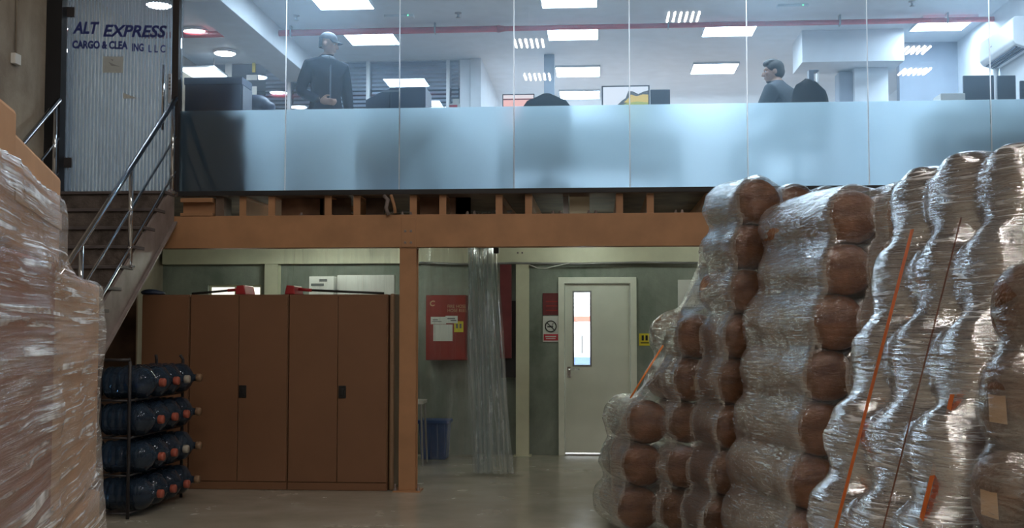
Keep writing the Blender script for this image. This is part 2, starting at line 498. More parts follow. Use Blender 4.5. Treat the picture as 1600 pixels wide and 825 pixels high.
# ---- joists and packing under the office floor
ZB0, ZB1 = px_z(386, YG, 700), px_z(335, YG, 700)
for px, w, mname in ((380, 11, 'orange_paint'), (425, 11, 'orange_paint'), (513, 11, 'orange_paint'), (558, 11, 'orange_paint'),
                 (646, 11, 'orange_paint'), (692, 11, 'orange_paint'), (780, 11, 'orange_paint'), (826, 11, 'orange_paint'),
                 (968, 11, 'orange_paint'), (1016, 11, 'orange_paint'), (1108, 11, 'orange_paint'), (1155, 11, 'orange_paint'), (1245, 11, 'orange_paint'), (1290, 11, 'orange_paint')):
    c = px_x(px, YG + .04, 320); hw = w / 2 * YG / F_PX
    b = MB(); z0, z1 = ZB1 + .001, ZF - .047
    b.prism([(c-hw, z0), (c+hw, z0), (c+hw, z0+.012), (c-hw+.012, z0+.012), (c-hw+.012, z1-.012), (c+hw, z1-.012), (c+hw, z1), (c-hw, z1)], 'y', YG + .05, YW - .02)
    b.box(c-hw, c+hw, YG + .03, YG + .05, z0, z1)
    b.build('joist', mname, mz)
for (a, c, mname) in ((440, 505, 'ply_brown'), (712, 735, 'deck_dark'), (500, 548, 'deck_dark'), (572, 600, 'deck_dark'), (656, 686, 'ply_brown'), (703, 735, 'ply_brown'), (880, 888, 'steel_grey'), (890, 921, 'cream_paint')):
    x0, x1 = px_x(a, YG + .25, 320), px_x(c, YG + .25, 320)
    MB().box(x0, x1, YG + .25, YG + .29, ZB1 + .002, ZF - .047).build('packing_board', mname, mz)
x0, x1 = px_x(283, YG, 320), px_x(333, YG, 320)
b = MB().prism([(YG - .02, ZB1 + .002), (YG + .10, ZB1 + .002), (YG + .10, ZF - .06), (YG - .02, ZF - .06), (YG - .02, ZF - .10), (YG + .06, ZF - .10), (YG + .06, ZB1 + .03), (YG - .02, ZB1 + .03)], 'x', x0, x1)
b.build('edge_channel', 'orange_paint', mz)
MB().box(px_x(336, YG, 320), px_x(349, YG, 320), YG + .02, YG + .25, ZB1 + .002, ZF - .05).build('edge_block', 'deck_dark', mz)
MB().box(px_x(280, YG, 300), XR, YG - .03, YG - .0, ZF - .04, ZF + .005).build('edge_strip', 'post_black', mz)
# bent strap end hanging on the edge
pts = [at(600, 306, YG-.03), at(606, 312, YG-.05), at(603, 325, YG-.05), at(607, 336, YG-.03)]
MB().tube(pts, .02, 8).build('bent_bracket', 'stair_metal', mz, smooth=True)
pts = [at(611, 305, YG-.03), at(615, 318, YG-.05), at(618, 333, YG-.03)]
MB().tube(pts, .016, 8).build('bent_bracket', 'orange_paint', mz, smooth=True)

# ---- front glass of the office
win = thing('window_1', 'long office glass front with frosted lower band above the orange beam', None, (0, YG + .05, ZF), kind='structure')
joints = [281, 446, 624, 803, 984, 1168, 1357, 1549, 1700]
ZFR = at(800, 166, YG + .05).z
gx = [px_x(j, YG + .05, 200) for j in joints]; gx[-1] = XR - .002
for i, (a, c) in enumerate(zip(gx, gx[1:])):
    p = MB().box(a + .004, c - .004, YG + .044, YG + .056, ZF + .001, ZC - .001).build('glass_pane', 'glass_clear', win)
    MB().grid([[(a + .006, YG + .060, z), (c - .006, YG + .060, z)] for z in (ZF + .004, ZFR)]).build('frosted_film', 'frosted_film', p)
    if i:
        MB().grid([[(a - .006, YG + .05, z), (a + .006, YG + .05, z)] for z in (ZF + .002, ZC - .002)]).build('silicone_joint', 'joint_glow', win)

# ---- jambs beside the glass door
struct('trim_1', MB().box(px_x(66, YG + .1, 150), px_x(100, YG + .1, 150), YG + .02, YG + .30, ZF - .8, 9.0), 'post_black')
struct('trim_2', MB().box(px_x(269, YG, 150), px_x(279, YG, 150), YG - .02, YG + .10, ZF, ZC), 'dark_metal')
struct('floor_landing', MB().box(XL, px_x(277, YG, 300), YG - .06, YG - .021, ZF - .05, ZF), 'stair_metal')

# ---- glass door of the office, standing slightly ajar
hx = px_x(102, YG + .12, 150); DW = px_x(262, YG + .12, 150) - hx
gd = thing('door_1', 'striped frosted glass door with blue company lettering at the stair head', None, (hx, YG + .14, ZF + .012), R(8), kind='structure')
pane = MB().box(0, DW, -.006, .006, 0, 2.2).build('glass_pane', 'glass_striped', gd, world=False)
for z in (0.31, 1.83):
    MB().box(-.02, .07, -.016, .016, z - .05, z + .05).build('hinge_patch', 'dark_metal', gd, .004, world=False)
b = MB(); b.tube([(DW-.085, -.05, .64), (DW-.085, -.05, 1.30)], .014, 12)
b.tube([(DW-.085, -.05, .72), (DW-.085, 0, .72)], .008, 8).tube([(DW-.085, -.05, 1.22), (DW-.085, 0, 1.22)], .008, 8)
b.build('pull_handle', 'chrome', gd, smooth=True, world=False)
lk = MB().box(DW-.045, DW-.012, -.02, .02, .92, 1.22).build('keypad_lock', 'ac_white', gd, .003, world=False)
for k in range(4): MB().box(DW-.038, DW-.020, -.024, -.019, 1.16-.035*k, 1.178-.035*k).build('key', 'steel_grey', lk, world=False)
def door_text(s, x, z, size, bold, shear, width, y=-.010):
    me = text_mesh('lettering', s, size, .002, shear, bold, 'LEFT', 1)
    xs = [v.co.x for v in me.vertices]; x0, x1 = min(xs), max(xs)
    for v in me.vertices: v.co.x = (v.co.x - x0) * width / (x1 - x0)
    o = link('lettering', me, 'letter_blue', gd); o.location = (x, y, z); return o
door_text('ALT', .05*DW, 1.615, .165, .006, .25, .25*DW)
door_text('EXPRESS', .335*DW, 1.59, .165, .005, .25, .60*DW)
door_text('CARGO & CLEA', .05*DW, 1.465, .105, .005, 0, .52*DW)
door_text('ING', .61*DW, 1.445, .105, .004, 0, .11*DW)
door_text('L L C', .765*DW, 1.435, .105, .002, 0, .16*DW)
pst = MB().box(.355, .555, -.0095, -.0065, 1.22, 1.385).build('sticker', 'paper_backlit', gd, world=False)
MB().prism([(.41, 1.33), (.49, 1.295), (.53, 1.285), (.44, 1.29)], 'y', -.011, -.0095).build('sticker_print', 'steel_grey', pst, world=False)
MB().prism([(.43, 1.36), (.46, 1.352), (.45, 1.335)], 'y', -.011, -.0095).build('sticker_print', 'steel_grey', pst, world=False)
MB().prism([(.56, .96), (.56, 1.02), (.70, .965)], 'y', -.0085, -.0065).build('paper_scrap', 'paper_backlit', gd, world=False)

# ---- back door below the mezzanine
dr = thing('door_2', 'pale grey door with narrow vision panel in the back wall', None, (DX0, YW, 0), kind='structure')
fw = .075
b = MB()
b.prism([(DX0-fw, 0), (DX0-fw, DZ1+fw), (DX1+fw, DZ1+fw), (DX1+fw, 0), (DX1+.001, 0), (DX1+.001, DZ1), (DX0-.001, DZ1), (DX0-.001, 0)], 'y', YW - .045, YW + .10)
b.build('door_frame', 'door_frame_paint', dr, .004)
v0, v1 = at(897, 457, YW + .03), at(922, 570, YW + .03)
lf = wall_mesh(DX0 + .004, DX1 - .004, .03, DZ1 - .004, YW + .02, YW + .065, [(v0.x, v1.x, v1.z, v0.z)]).build('door_leaf', 'door_paint', dr)
MB().box(v0.x, v1.x, YW + .038, YW + .046, v1.z, v0.z).build('vision_glass', 'glass_pane_small', lf)
b = wall_mesh(v0.x - .02, v1.x + .02, v1.z - .02, v0.z + .02, YW + .012, YW + .02, [(v0.x, v1.x, v1.z, v0.z)])
b.build('vision_trim', 'steel_grey', lf)
hp = at(889, 577, YW)
b = MB().box(hp.x - .02, hp.x + .02, YW + .008, YW + .02, hp.z - .10, hp.z + .03)
b.tube([(hp.x, YW + .02, hp.z), (hp.x, YW - .03, hp.z), (hp.x + .02, YW - .04, hp.z), (hp.x + .13, YW - .04, hp.z)], .010, 10)
b.build('lever_handle', 'chrome', lf, smooth=False)
MB().box(DX0, DX1, YW - .02, YW + .10, 0.0, .012).build('threshold', 'stair_metal', dr)
# lit slot window in the back wall
sw = thing('window_2', 'small lit window high in the back wall behind the cabinets', None, (w0.x, YW, w0.z), kind='structure')
b = wall_mesh(w0.x, w1.x, w1.z - .35, w0.z, YW + .05, YW + .09, [(w0.x + .03, (w0.x+w1.x)/2 - .015, w1.z - .32, w0.z - .03), ((w0.x+w1.x)/2 + .015, w1.x - .03, w1.z - .32, w0.z - .03)])
b.build('window_frame', 'cream_paint', sw)
MB().box(w0.x + .03, w1.x - .03, YW + .065, YW + .075, w1.z - .32, w0.z - .03).build('window_pane', 'lit_window', sw)

# yard and the building seen through the vision panel
yd = thing('yard_building', 'white building seen through the door vision panel', 'building', (-.1, 18.6, 0))
MB().box(-5.2, 4.5, 18.6, 18.8, 0, 2.8).build('facade', 'yard_white', yd)
zz = lambda py: at(910, py, 18.55).z
MB().box(-2, 2, 18.54, 18.6, zz(502), zz(494)).build('red_band', 'yard_red', yd)
MB().box(-2, 2, 18.50, 18.6, zz(571), zz(558)).build('blue_plinth', 'yard_blue', yd)
for k in range(5): MB().box(-1, 1, 18.55, 18.6, zz(487-6*k), zz(485-6*k)).build('louvre', 'yard_grey', yd)
MB().box(px_x(900, 18.55), px_x(908, 18.55), 18.56, 18.6, zz(555), zz(524)).build('shutter', 'yard_grey', yd)
MB().box(px_x(908.6, 18.55), px_x(909.8, 18.55), 18.55, 18.6, zz(552), zz(524)).build('shutter_post', 'sign_black', yd)

# ================================================================== STEEL FRAME
bx0, bx1 = px_x(250, YG, 360), 4.6
bm_ = thing('steel_beam', 'long orange steel beam spanning under the glazed office', 'beam', ((bx0+bx1)/2, YG, ZB0))
b = MB().prism([(YG-.01, ZB0), (YG+.15, ZB0), (YG+.15, ZB0+.014), (YG+.008, ZB0+.014), (YG+.008, ZB1-.014), (YG+.15, ZB1-.014), (YG+.15, ZB1), (YG-.01, ZB1)], 'x', bx0, bx1)
b.build('channel', 'orange_paint', bm_, .003)
cx0, cx1 = px_x(624, YG, 500), px_x(650, YG, 500)
MB().box(cx0 + .02, cx1 - .005, YG - .018, YG - .0105, ZB0 + .002, ZB1 - .03).build('splice_plate', 'orange_paint', bm_, .002)
for px, py in ((633, 361), (642, 361), (633, 379), (642, 379)):
    q = at(px, py, YG - .02)
    MB().lathe([(0, .009), (.012, .009), (.014, .0)], Matrix.Translation((q.x, YG - .018, q.z)) @ Matrix.Rotation(math.pi/2, 4, 'X'), 6).build('bolt', 'stair_metal', bm_)
for px in (470, 628, 641, 730, 741, 864, 876, 920, 931, 1056, 1066):
    q = at(px, 336, YG)
    MB().lathe([(0, .03), (.011, .03), (.011, .012), (.016, .012), (.016, 0)], Matrix.Translation((q.x, YG + .02, ZB1)), 8).build('bolt', 'stair_metal', bm_)

sc_ = thing('steel_column', 'orange steel column standing beside the brown cabinets', 'column', ((cx0+cx1)/2, YG + .06, 0))
ym = YG + .07; t_ = .012; xm = (cx0+cx1)/2
b = MB().prism([(cx0, YG), (cx1, YG), (cx1, YG+t_), (xm+.006, YG+t_), (xm+.006, YG+.14-t_), (cx1, YG+.14-t_), (cx1, YG+.14), (cx0, YG+.14), (cx0, YG+.14-t_), (xm-.006, YG+.14-t_), (xm-.006, YG+t_), (cx0, YG+t_)], 'z', .015, ZB0 - .012)
b.build('shaft', 'orange_paint', sc_, .002)
MB().box(cx0 - .05, cx1 + .05, YG - .04, YG + .18, 0, .015).build('base_plate', 'orange_paint', sc_)
MB().box(cx0 - .005, cx1 + .005, YG - .005, YG + .148, ZB0 - .012, ZB0).build('cap_plate', 'orange_paint', sc_)
for sx in (cx0 - .03, cx1 + .03):
    MB().lathe([(0, .06), (.01, .06), (.01, .02), (.018, .02), (.018, 0)], Matrix.Translation((sx, YG - .015, .015)), 8).build('anchor_bolt', 'stair_metal', sc_)

# cream beam and columns against the back wall
YCB = YW - .16
zc0, zc1 = px_z(411, YCB, 700), px_z(384, YCB, 700)
cb = thing('cream_beam', 'cream painted steel beam along the top of the back wall', 'beam', (0, YCB, zc0))
MB().prism([(YCB, zc0), (YCB+.12, zc0), (YCB+.12, zc0+.012), (YCB+.01, zc0+.012), (YCB+.01, 2.80), (YCB, 2.80)], 'x', XL + .05, 5.5).build('channel', 'cream_paint', cb)
for px in (809, 816):
    q = at(px, 395, YCB)
    MB().lathe([(0, .008), (.010, .008), (.012, 0)], Matrix.Translation((q.x, YCB, q.z)) @ Matrix.Rotation(math.pi/2, 4, 'X'), 6).build('bolt', 'stair_metal', cb)
def cream_col(px0, px1, label):
    a, c = px_x(px0, YCB), px_x(px1, YCB)
    o = thing('cream_column', label, 'column', ((a+c)/2, YCB + .06, 0))
    x = (a+c)/2; y0, y1 = YCB + .002, YCB + .14
    MB().prism([(a, y0), (c, y0), (c, y0+.012), (x+.006, y0+.012), (x+.006, y1-.012), (c, y1-.012), (c, y1), (a, y1), (a, y1-.012), (x-.006, y1-.012), (x-.006, y0+.012), (a, y0+.012)], 'z', .012, zc0 - .002).build('shaft', 'cream_paint', o)
    MB().box(a - .03, c + .03, YCB - .02, YCB + .158, 0, .012).build('base_plate', 'cream_paint', o)
cream_col(806, 826, 'cream steel column between the plastic curtain and the door')
cream_col(413, 434, 'cream steel column showing above the brown cabinets')
# conduits under the cream beam
pts = [Vector((px_x(x, YCB - .03), YCB - .03, px_z(y, YCB - .03, x))) for x, y in ((655, 410), (728, 413), (800, 411), (900, 412), (1000, 410), (1100, 411))]
tag(MB().tube(pts, .012, 8).build('conduit', 'steel_grey', smooth=True), 'grey conduit running along the underside of the cream beam', 'pipe')
pts = [Vector((px_x(x, YCB - .06), YCB - .06, px_z(y, YCB - .06, x))) for x, y in ((826, 413), (840, 419), (855, 419), (870, 415), (890, 411))]
tag(MB().tube(pts, .006, 6).build('loose_cable', 'white_plastic', smooth=True), 'thin white cable sagging above the no smoking sign', 'cable')

# ================================================================== LAMPS
def panel_light(c, label, sx=.60, sy=.60):
    o = thing('ceiling_light_panel', label, 'ceiling light', (c[0], c[1], ZC), 0, 'square office ceiling lights')
    b = wall_mesh(-sx/2 - .012, sx/2 + .012, -sy/2 - .012, sy/2 + .012, 0, .03, [(-sx/2, sx/2, -sy/2, sy/2)])
    for v in b.bm.verts: v.co = (v.co.x, v.co.z, -v.co.y)
    b.build('frame', 'office_white', o, world=False)
    MB().box(-sx/2, sx/2, -sy/2, sy/2, -.022, -.002).build('diffuser', 'panel_light', o, world=False)
for (px, py, lb) in ((889, -1, 'top panel of the central row of four, cut by the frame edge'),
                     (895, 52, 'second panel from the top in the central row of four'),
                     (903, 112, 'third panel from the top in the central row of four'),
                     (906, 148, 'lowest panel of the central row above the landscape monitor'),
                     (1140, 46, 'upper panel of the pair above the seated person'),
                     (1116, 107, 'lower panel of the pair above the seated person'),
                     (1473, 37, 'panel near the white air conditioner'),
                     (534, 2, 'panel at the top edge above the standing person'),
                     (581, 60, 'panel just right of the head of the standing person')):
    panel_light(on_ceiling(px, py, ZC - .02), 'glowing white ceiling ' + lb)
panel_light((-2.75, 11.75), 'white ceiling panel out of the frame over the left glass panes')
panel_light((1.62, 11.85), 'white ceiling panel out of the frame over the seated person')
panel_light((3.5, 11.8), 'white ceiling panel out of the frame over the right desk')
q = at(311, 115, 14.82)
o = thing('hanging_light_panel', 'white square light panel hanging above the wide black box', 'ceiling light', (q.x, 14.82, ZC))
MB().box(-.29, .29, -.27, .27, q.z - ZC, q.z - ZC + .02).build('diffuser', 'soft_panel', o, world=False)
MB().box(-.30, .30, -.28, .28, q.z - ZC + .021, q.z - ZC + .04).build('frame', 'office_white', o, world=False)
for sx in (-.2, .2): MB().tube([(sx, 0, q.z - ZC + .04), (sx, 0, 0)], .006, 6).build('rod', 'steel_grey', o, world=False)
for (y, lb) in ((14.45, 'lower round downlight left of the white ceiling beam'), (13.35, 'upper round downlight left of the white ceiling beam'), (12.2, 'round downlight out of frame above the dark boxes')):
    o = thing('round_downlight', lb, 'ceiling light', (-4.82, y, ZC), 0, 'round corridor downlights')
    MB().lathe([(0, 0), (.15, 0), (.15, -.03), (.135, -.035)], None, 24).build('trim_ring', 'ac_white', o, world=False, smooth=True)
    MB().lathe([(.135, -.034), (.12, -.045), (0, -.05)], None, 24).build('diffuser', 'downlight_light', o, world=False, smooth=True)
# tubes below the mezzanine
def tube_lamp(x, y, z, label, L=1.2, rz=0):
    o = thing('tube_lamp', label, 'lamp', (x, y, z), rz, 'tube lamps under the mezzanine')
    MB().box(-L/2, L/2, -.04, .04, .03, .09).build('housing', 'white_plastic', o, .004, world=False)
    MB().tube([(-L/2+.03, 0, .012), (L/2-.03, 0, .012)], .016, 12).build('tube', 'tube_light', o, world=False, smooth=True)
    for s in (-.4, .4): MB().tube([(s*L, 0, .09), (s*L, 0, ZF - .05 - z)], .004, 6).build('hanger', 'steel_grey', o, world=False)
q = at(911, 385, 13.2); tube_lamp(q.x, 13.2, q.z - .006, 'tube lamp right of the column, grazing the orange beam underside', .62)
q = at(502, 389, 12.9); tube_lamp(q.x, 12.9, q.z + .035, 'tube lamp above the brown cabinets behind the orange beam', 1.2)
tube_lamp(-3.0, 12.3, 2.5, 'tube lamp hidden behind the orange beam near the stair', 1.2)
tube_lamp(1.6, 12.6, 2.55, 'tube lamp hidden behind the orange beam near the wrapped rolls', 1.2)
# high-bay lamps over the warehouse hall
def bay_lamp(x, y, z, label):
    o = thing('high_bay_lamp', label, 'lamp', (x, y, z), 0, 'warm high bay lamps over the hall')
    b = wall_mesh(-.36, .36, -.36, .36, -.02, .10, [])
    for v in b.bm.verts: v.co = (v.co.x, v.co.z, v.co.y)
    b.build('housing', 'steel_grey', o, world=False)
    for k in range(6):
        MB().tube([(-.28 + .112*k, -.30, -.05), (-.28 + .112*k, .30, -.05)], .022, 8).build('tube', 'bay_light', o, world=False)
    MB().tube([(0, 0, .1), (0, 0, 1.6)], .01, 6).build('hanger', 'steel_grey', o, world=False)
k = 0
for (x, y, lb) in ((-1.4, -4.6, 'left lamp of the rearmost row'), (7.2, -4.7, 'right lamp of the rearmost row'), (-1.4, -1.4, 'left lamp of the row behind the viewer'), (6.6, -2.6, 'right lamp of the row behind the viewer'),
                   (-1.3, 2.4, 'left lamp of the row over the viewer'), (4.4, 2.6, 'right lamp of the row over the viewer'), (1.6, .4, 'middle lamp of the hall'),
                   (-.6, 5.8, 'left lamp of the row nearest the office glass'), (4.0, 5.6, 'right lamp of the row nearest the office glass')):
    bay_lamp(x, y, 7.4, 'warm high bay lamp, ' + lb)

# ================================================================== STAIRS
SX0, SX1 = px_x(93, YG, 200), px_x(274, YG, 320)
N_ST, RUN = 15, .243; RISE = (ZF - .02) / N_ST
YT = YG - .06
st = thing('steel_stair', 'dark steel stair rising past the wrapped cartons to the glass office door', 'stair', ((SX0+SX1)/2, YT - N_ST*RUN, 0))
slope = RISE / RUN
ybot = YT - N_ST * RUN
def zline(y): return (y - ybot) * slope
for (x, nm) in ((SX1, 'stringer'), (SX0, 'stringer')):
    MB().prism([(ybot - .05, 0), (ybot + .30, 0), (YT, zline(YT) - .27), (YT, zline(YT) + .03), (YT - .1, zline(YT) + .03), (ybot - .05, .10)], 'x', x - .012, x + .012).build('stringer', 'stair_metal', st)
    MB().prism([(ybot + .30, 0), (ybot + .33, 0), (YT, zline(YT) - .29), (YT, zline(YT) - .27)], 'x', x - .045, x + .045).build('stringer_flange', 'stair_metal', st)
for i in range(N_ST):
    y0 = ybot + i*RUN; z1 = (i+1)*RISE
    MB().box(SX0 + .013, SX1 + .02, y0 - .02, y0 + RUN, z1 - .03, z1).build('tread', 'stair_tread', st, .004, 1)
    MB().box(SX0 + .013, SX1 - .013, y0 + .005, y0 + .012, z1 - RISE + .001, z1 - .031).build('riser', 'stair_riser', st)
# handrails
def rail(x, side, label):
    o = thing('stair_handrail', label, 'handrail', (x, YT - 1.1, zline(YT - 1.1)))
    yb = ybot + .3
    for h, r in ((.92, .025), (.54, .013), (.20, .013)):
        MB().tube([(x, yb, zline(yb) + h), (x, YT + .02, zline(YT + .02) + h), ] , r, 12).build('rail', 'chrome', o, smooth=True)
    for y in (yb + .1, (yb + YT)/2 - .3, YT - 1.02, YT - .05):
        MB().tube([(x, y, zline(y) + .02), (x, y, zline(y) + .90)], .02, 12).build('post', 'chrome', o, smooth=True)
        MB().lathe([(.045, 0), (.045, .015), (.022, .02)], Matrix.Translation((x, y, zline(y) + .03)), 14).build('base_flange', 'chrome', o)
        for h in (.54, .20):
            MB().ellipsoid((x, y, zline(y) + h), (.024, .024, .024), None, 2).build('rail_clamp', 'chrome', o, smooth=True)
rail(SX1 + .005, 1, 'chrome stair handrail with two lower rails in front of the glass door')
rail(SX0 + .01, -1, 'chrome stair handrail close to the brown concrete wall')
q = at(62, 92, YG - .6)
tag(MB().box(XL, XL + .05, YG - .66, YG - .55, q.z - .05, q.z + .05).build('switch_box', 'white_plastic', None, .006), 'small pale switch box on the brown concrete wall', 'switch')
tag(MB().tube([(XL + .02, YG - .60, q.z + .05), (XL + .02, YG - .60, 7)], .010, 8).build('wall_conduit', 'concrete_brown', None, smooth=True), 'thin conduit rising above the switch box', 'pipe')
# added board, its dark brown standing in for the shade under the stair
tag(MB().box(px_x(120, 11.5), px_x(217, 11.5) - .02, 11.5, 11.54, 0, 2.0).build('shade_board', 'ply_brown', None, .004), 'added dark brown board standing in for the shade under the stair', 'board')

# ================================================================== BROWN CABINETS
def cabinet(px0, px1, doors, label):
    yf = YG + .02; D = .45
    a, c = px_x(px0, yf, 610), px_x(px1, yf, 610)
    H = px_z(460, yf, 450)
    o = thing('steel_cabinet', label, 'cabinet', ((a+c)/2, yf + D/2, 0), 0, 'brown two-door steel cabinets')
    zb = .075
    MB().box(a, c, yf + .022, yf + D, 0, H).build('body', 'cabinet_brown', o, .006)
    MB().box(a + .004, c - .004, yf + .006, yf + .022, .004, zb).build('plinth', 'cabinet_brown', o)
    n = len(doors)
    w = (c - a - .008) / n
    for i in range(n):
        x0 = a + .004 + i*w + .0025; x1 = a + .004 + (i+1)*w - .0025
        d = MB().box(x0, x1, yf, yf + .021, zb + .006, H - .012).build('door', 'cabinet_brown', o, .004)
        if doors[i]:
            zh = px_z(612, yf, 450); xh = x0 + .045
            h = MB().box(xh - .036, xh + .036, yf - .008, yf, zh - .06, zh + .06).build('handle', 'black_plastic', d, .006)
            MB().box(xh - .014, xh + .014, yf - .016, yf - .008, zh - .035, zh + .03).build('latch', 'black_plastic', h, .003)
    return o
cabinet(450, 605, (0, 1), 'right-hand brown two-door steel cabinet next to the orange column')
cabinet(295, 449, (0, 1), 'middle brown two-door steel cabinet in the row of three')
cabinet(219, 294, (0,), 'narrow brown cabinet end partly hidden by the water bottle rack')
# rounded brown panel leaning at the right flank of the last cabinet
xa, xb = px_x(609, YG + .1, 610), px_x(617, YG + .1, 610)
tag(MB().box(xa, xb, YG + .06, YG + .40, 0, px_z(459, YG + .1, 600)).build('edge_panel', 'cabinet_edge', None, .02, 3), 'brown rounded end panel against the right side of the cabinets', 'panel')
# things lying on top of the cabinets
HT = px_z(460, YG + .02, 450)
def broom(px_head, px_end, label, y):
    hx_, ex = px_x(px_head, y, 452), px_x(px_end, y, 452)
    s = 1 if ex > hx_ else -1
    o = thing('floor_squeegee', label, 'squeegee', (hx_, y, HT))
    w = .05
    MB().prism([(hx_ - w*s, HT + .002), (hx_ + w*1.1*s, HT + .002), (hx_ + w*.9*s, HT + .085), (hx_ - w*.6*s, HT + .092)], 'y', y - .16, y + .16).build('head', 'red_plastic', o, .008)
    MB().tube([(hx_ + .05*s, y, HT + .055), (hx_ + .18*s, y, HT + .045)], .016, 10).build('socket', 'red_plastic', o, smooth=True)
    MB().tube([(hx_ + .15*s, y, HT + .047), (ex, y, HT + .014)], .012, 10).build('stick', 'sign_black', o, smooth=True)
broom(384, 300, 'red-headed squeegee with stick to the left on the middle cabinet', YG + .22)
broom(459, 600, 'red-headed squeegee with stick to the right on the right cabinet', YG + .22)
b = MB(); q = at(236, 457, YG + .25)
b.ellipsoid((q.x, YG + .25, HT + .028), (.10, .10, .034), None, 3).ellipsoid((q.x + .06, YG + .27, HT + .02), (.08, .08, .026), None, 3)
tag(link('dark_bundle', remeshed(b.mesh('t'), .012, 2, name='dark_bundle'), 'box_black'), 'flat dark cloth bundle on top of the narrow cabinet', 'bundle')

# ================================================================== BACK WALL FITTINGS
def flat_box(name, px0, py0, px1, py1, y0, th, m, bevel=.001, parent=None):
    a, c = at(px0, py0, y0), at(px1, py1, y0)
    return MB().box(a.x, c.x, y0, y0 + th, c.z, a.z).build(name, m, parent, bevel)
# fire hose cabinet
a, c = at(665, 461, YW - .26), at(728, 563, YW - .26)
hc = thing('fire_hose_cabinet', 'red fire hose cabinet with papers taped on, on the back wall', 'hose cabinet', ((a.x+c.x)/2, YW - .13, c.z))
yh = YW - .26
MB().box(a.x, c.x, yh + .03, YW, c.z, a.z).build('body', 'red_paint', hc, .006)
dd = MB().box(a.x + .006, c.x - .006, yh, yh + .029, c.z + .006, a.z - .006).build('door', 'red_paint', hc, .004)
flat_box('taped_paper', 677, 507, 707, 533, yh - .004, .003, 'paper', 0, dd)
flat_box('taped_paper', 673, 495, 697, 506.5, yh - .006, .003, 'paper', 0, dd)
flat_box('taped_paper', 696, 493.5, 715, 505, yh - .009, .003, 'paper', 0, dd)
flat_box('yellow_sticker', 709.5, 502, 724, 519, yh - .004, .003, 'yellow_sign', 0, dd)
for (x0, y0, x1, y1) in ((676, 499, 684, 500.5), (675, 502, 690, 503), (699, 497, 711, 498.5), (704, 500, 713, 501.5)):
    flat_box('print_line', x0, y0, x1, y1, yh - .010, .001, 'paper_print', 0, dd)
for x in (712.5, 718): flat_box('sticker_mark', x, 506, x + 3, 513, yh - .0055, .001, 'paper_print', 0, dd)
for s, px, py, sz in (('FIRE HOSE', 699, 481, .055), ('HOSE REEL', 699, 487.5, .055)):
    me = text_mesh('lettering', s, sz, .001, 0, 0, 'LEFT', .9); q = at(px, py, yh)
    o = link('lettering', me, 'carton_tape', dd); o.location = Vector((q.x, yh - .002, q.z)) - origin(dd)
me = text_mesh('emblem', 'C', .09, .001, .1, .003); q = at(671, 478, yh)
o = link('emblem', me, 'carton_tape', dd); o.location = Vector((q.x, yh - .002, q.z)) - origin(dd)
# signs
sg = flat_box('red_notice', 848, 458, 873, 492, YW - .012, .010, 'dark_red'); tag(sg, 'dark red notice plate above the no smoking sign', 'sign')
for k in range(3): flat_box('print_line', 853, 470 + 7*k, 871, 472 + 7*k, YW - .014, .002, 'red_paint', 0, sg)
a, c = at(848, 494, YW - .012), at(873, 534, YW - .012)
ns = thing('no_smoking_sign', 'white no smoking sign with red strip left of the door', 'sign', ((a.x+c.x)/2, YW - .012, c.z))
MB().box(a.x, c.x, YW - .012, YW - .002, c.z, a.z).build('plate', 'sign_white', ns, .001)
flat_box('red_strip', 849.5, 522, 872, 532, YW - .015, .003, 'sign_red', 0, ns)
flat_box('strip_print', 852, 525, 869, 527, YW - .016, .001, 'sign_white', 0, ns)
flat_box('strip_print', 853, 528.5, 868, 529.8, YW - .016, .001, 'sign_white', 0, ns)
q = at(860.5, 510, YW - .015); rr = .066
b = MB()
for i in range(28):
    pass
ring = [(q.x + rr*math.cos(2*math.pi*i/28), YW - .016, q.z + rr*math.sin(2*math.pi*i/28)) for i in range(29)]
MB().tube(ring, .0075, 6).build('ban_ring', 'sign_black', ns, smooth=True)
MB().tube([(q.x - rr*.7, YW - .016, q.z + rr*.7), (q.x + rr*.7, YW - .016, q.z - rr*.7)], .0065, 6).build('ban_bar', 'sign_black', ns)
MB().box(q.x - .042, q.x + .03, YW - .016, YW - .0125, q.z - .012, q.z + .004).build('cigarette', 'sign_black', ns)
MB().tube([(q.x + .01, YW - .015, q.z + .012), (q.x + .03, YW - .015, q.z + .02), (q.x + .02, YW - .015, q.z + .032), (q.x + .038, YW - .015, q.z + .036)], .004, 6).build('smoke', 'sign_black', ns)
ys = flat_box('warning_sign', 998.5, 521, 1016, 540, YW - .010, .008, 'yellow_sign'); tag(ys, 'small yellow warning sign right of the door', 'sign')
for x in (1002.5, 1008.5): flat_box('sign_figure', x, 524, x + 3.6, 532, YW - .012, .002, 'sign_black', 0, ys)
flat_box('print_line', 1001, 535, 1014, 536.5, YW - .012, .002, 'sign_black', 0, ys)
pb = flat_box('white_board', 1059, 437, 1100, 480, YW - .022, .020, 'sign_white', .003); tag(pb, 'white blank board on the back wall, upper of two at right', 'board')
pb = flat_box('notice_sheet', 1032, 498, 1066, 540, YW - .012, .010, 'paper', .002); tag(pb, 'white printed sheet on the wall, lower of two at right', 'paper')
for k in range(3): flat_box('print_line', 1036, 503 + 5*k, 1052 - 5*k, 504.5 + 5*k, YW - .014, .002, 'paper_print', 0, pb)
# dark electrical trunking left of the cream column
tag(flat_box('dark_trunking', 781, 413, 799, 560, YW - .20, .06, 'dark_red', .004), 'tall dark maroon panel behind the plastic curtain', 'panel')
tag(flat_box('electric_panel', 783, 470, 806, 590, YW - .13, .11, 'dark_metal', .006), 'dark electric box left of the cream column', 'electric box')
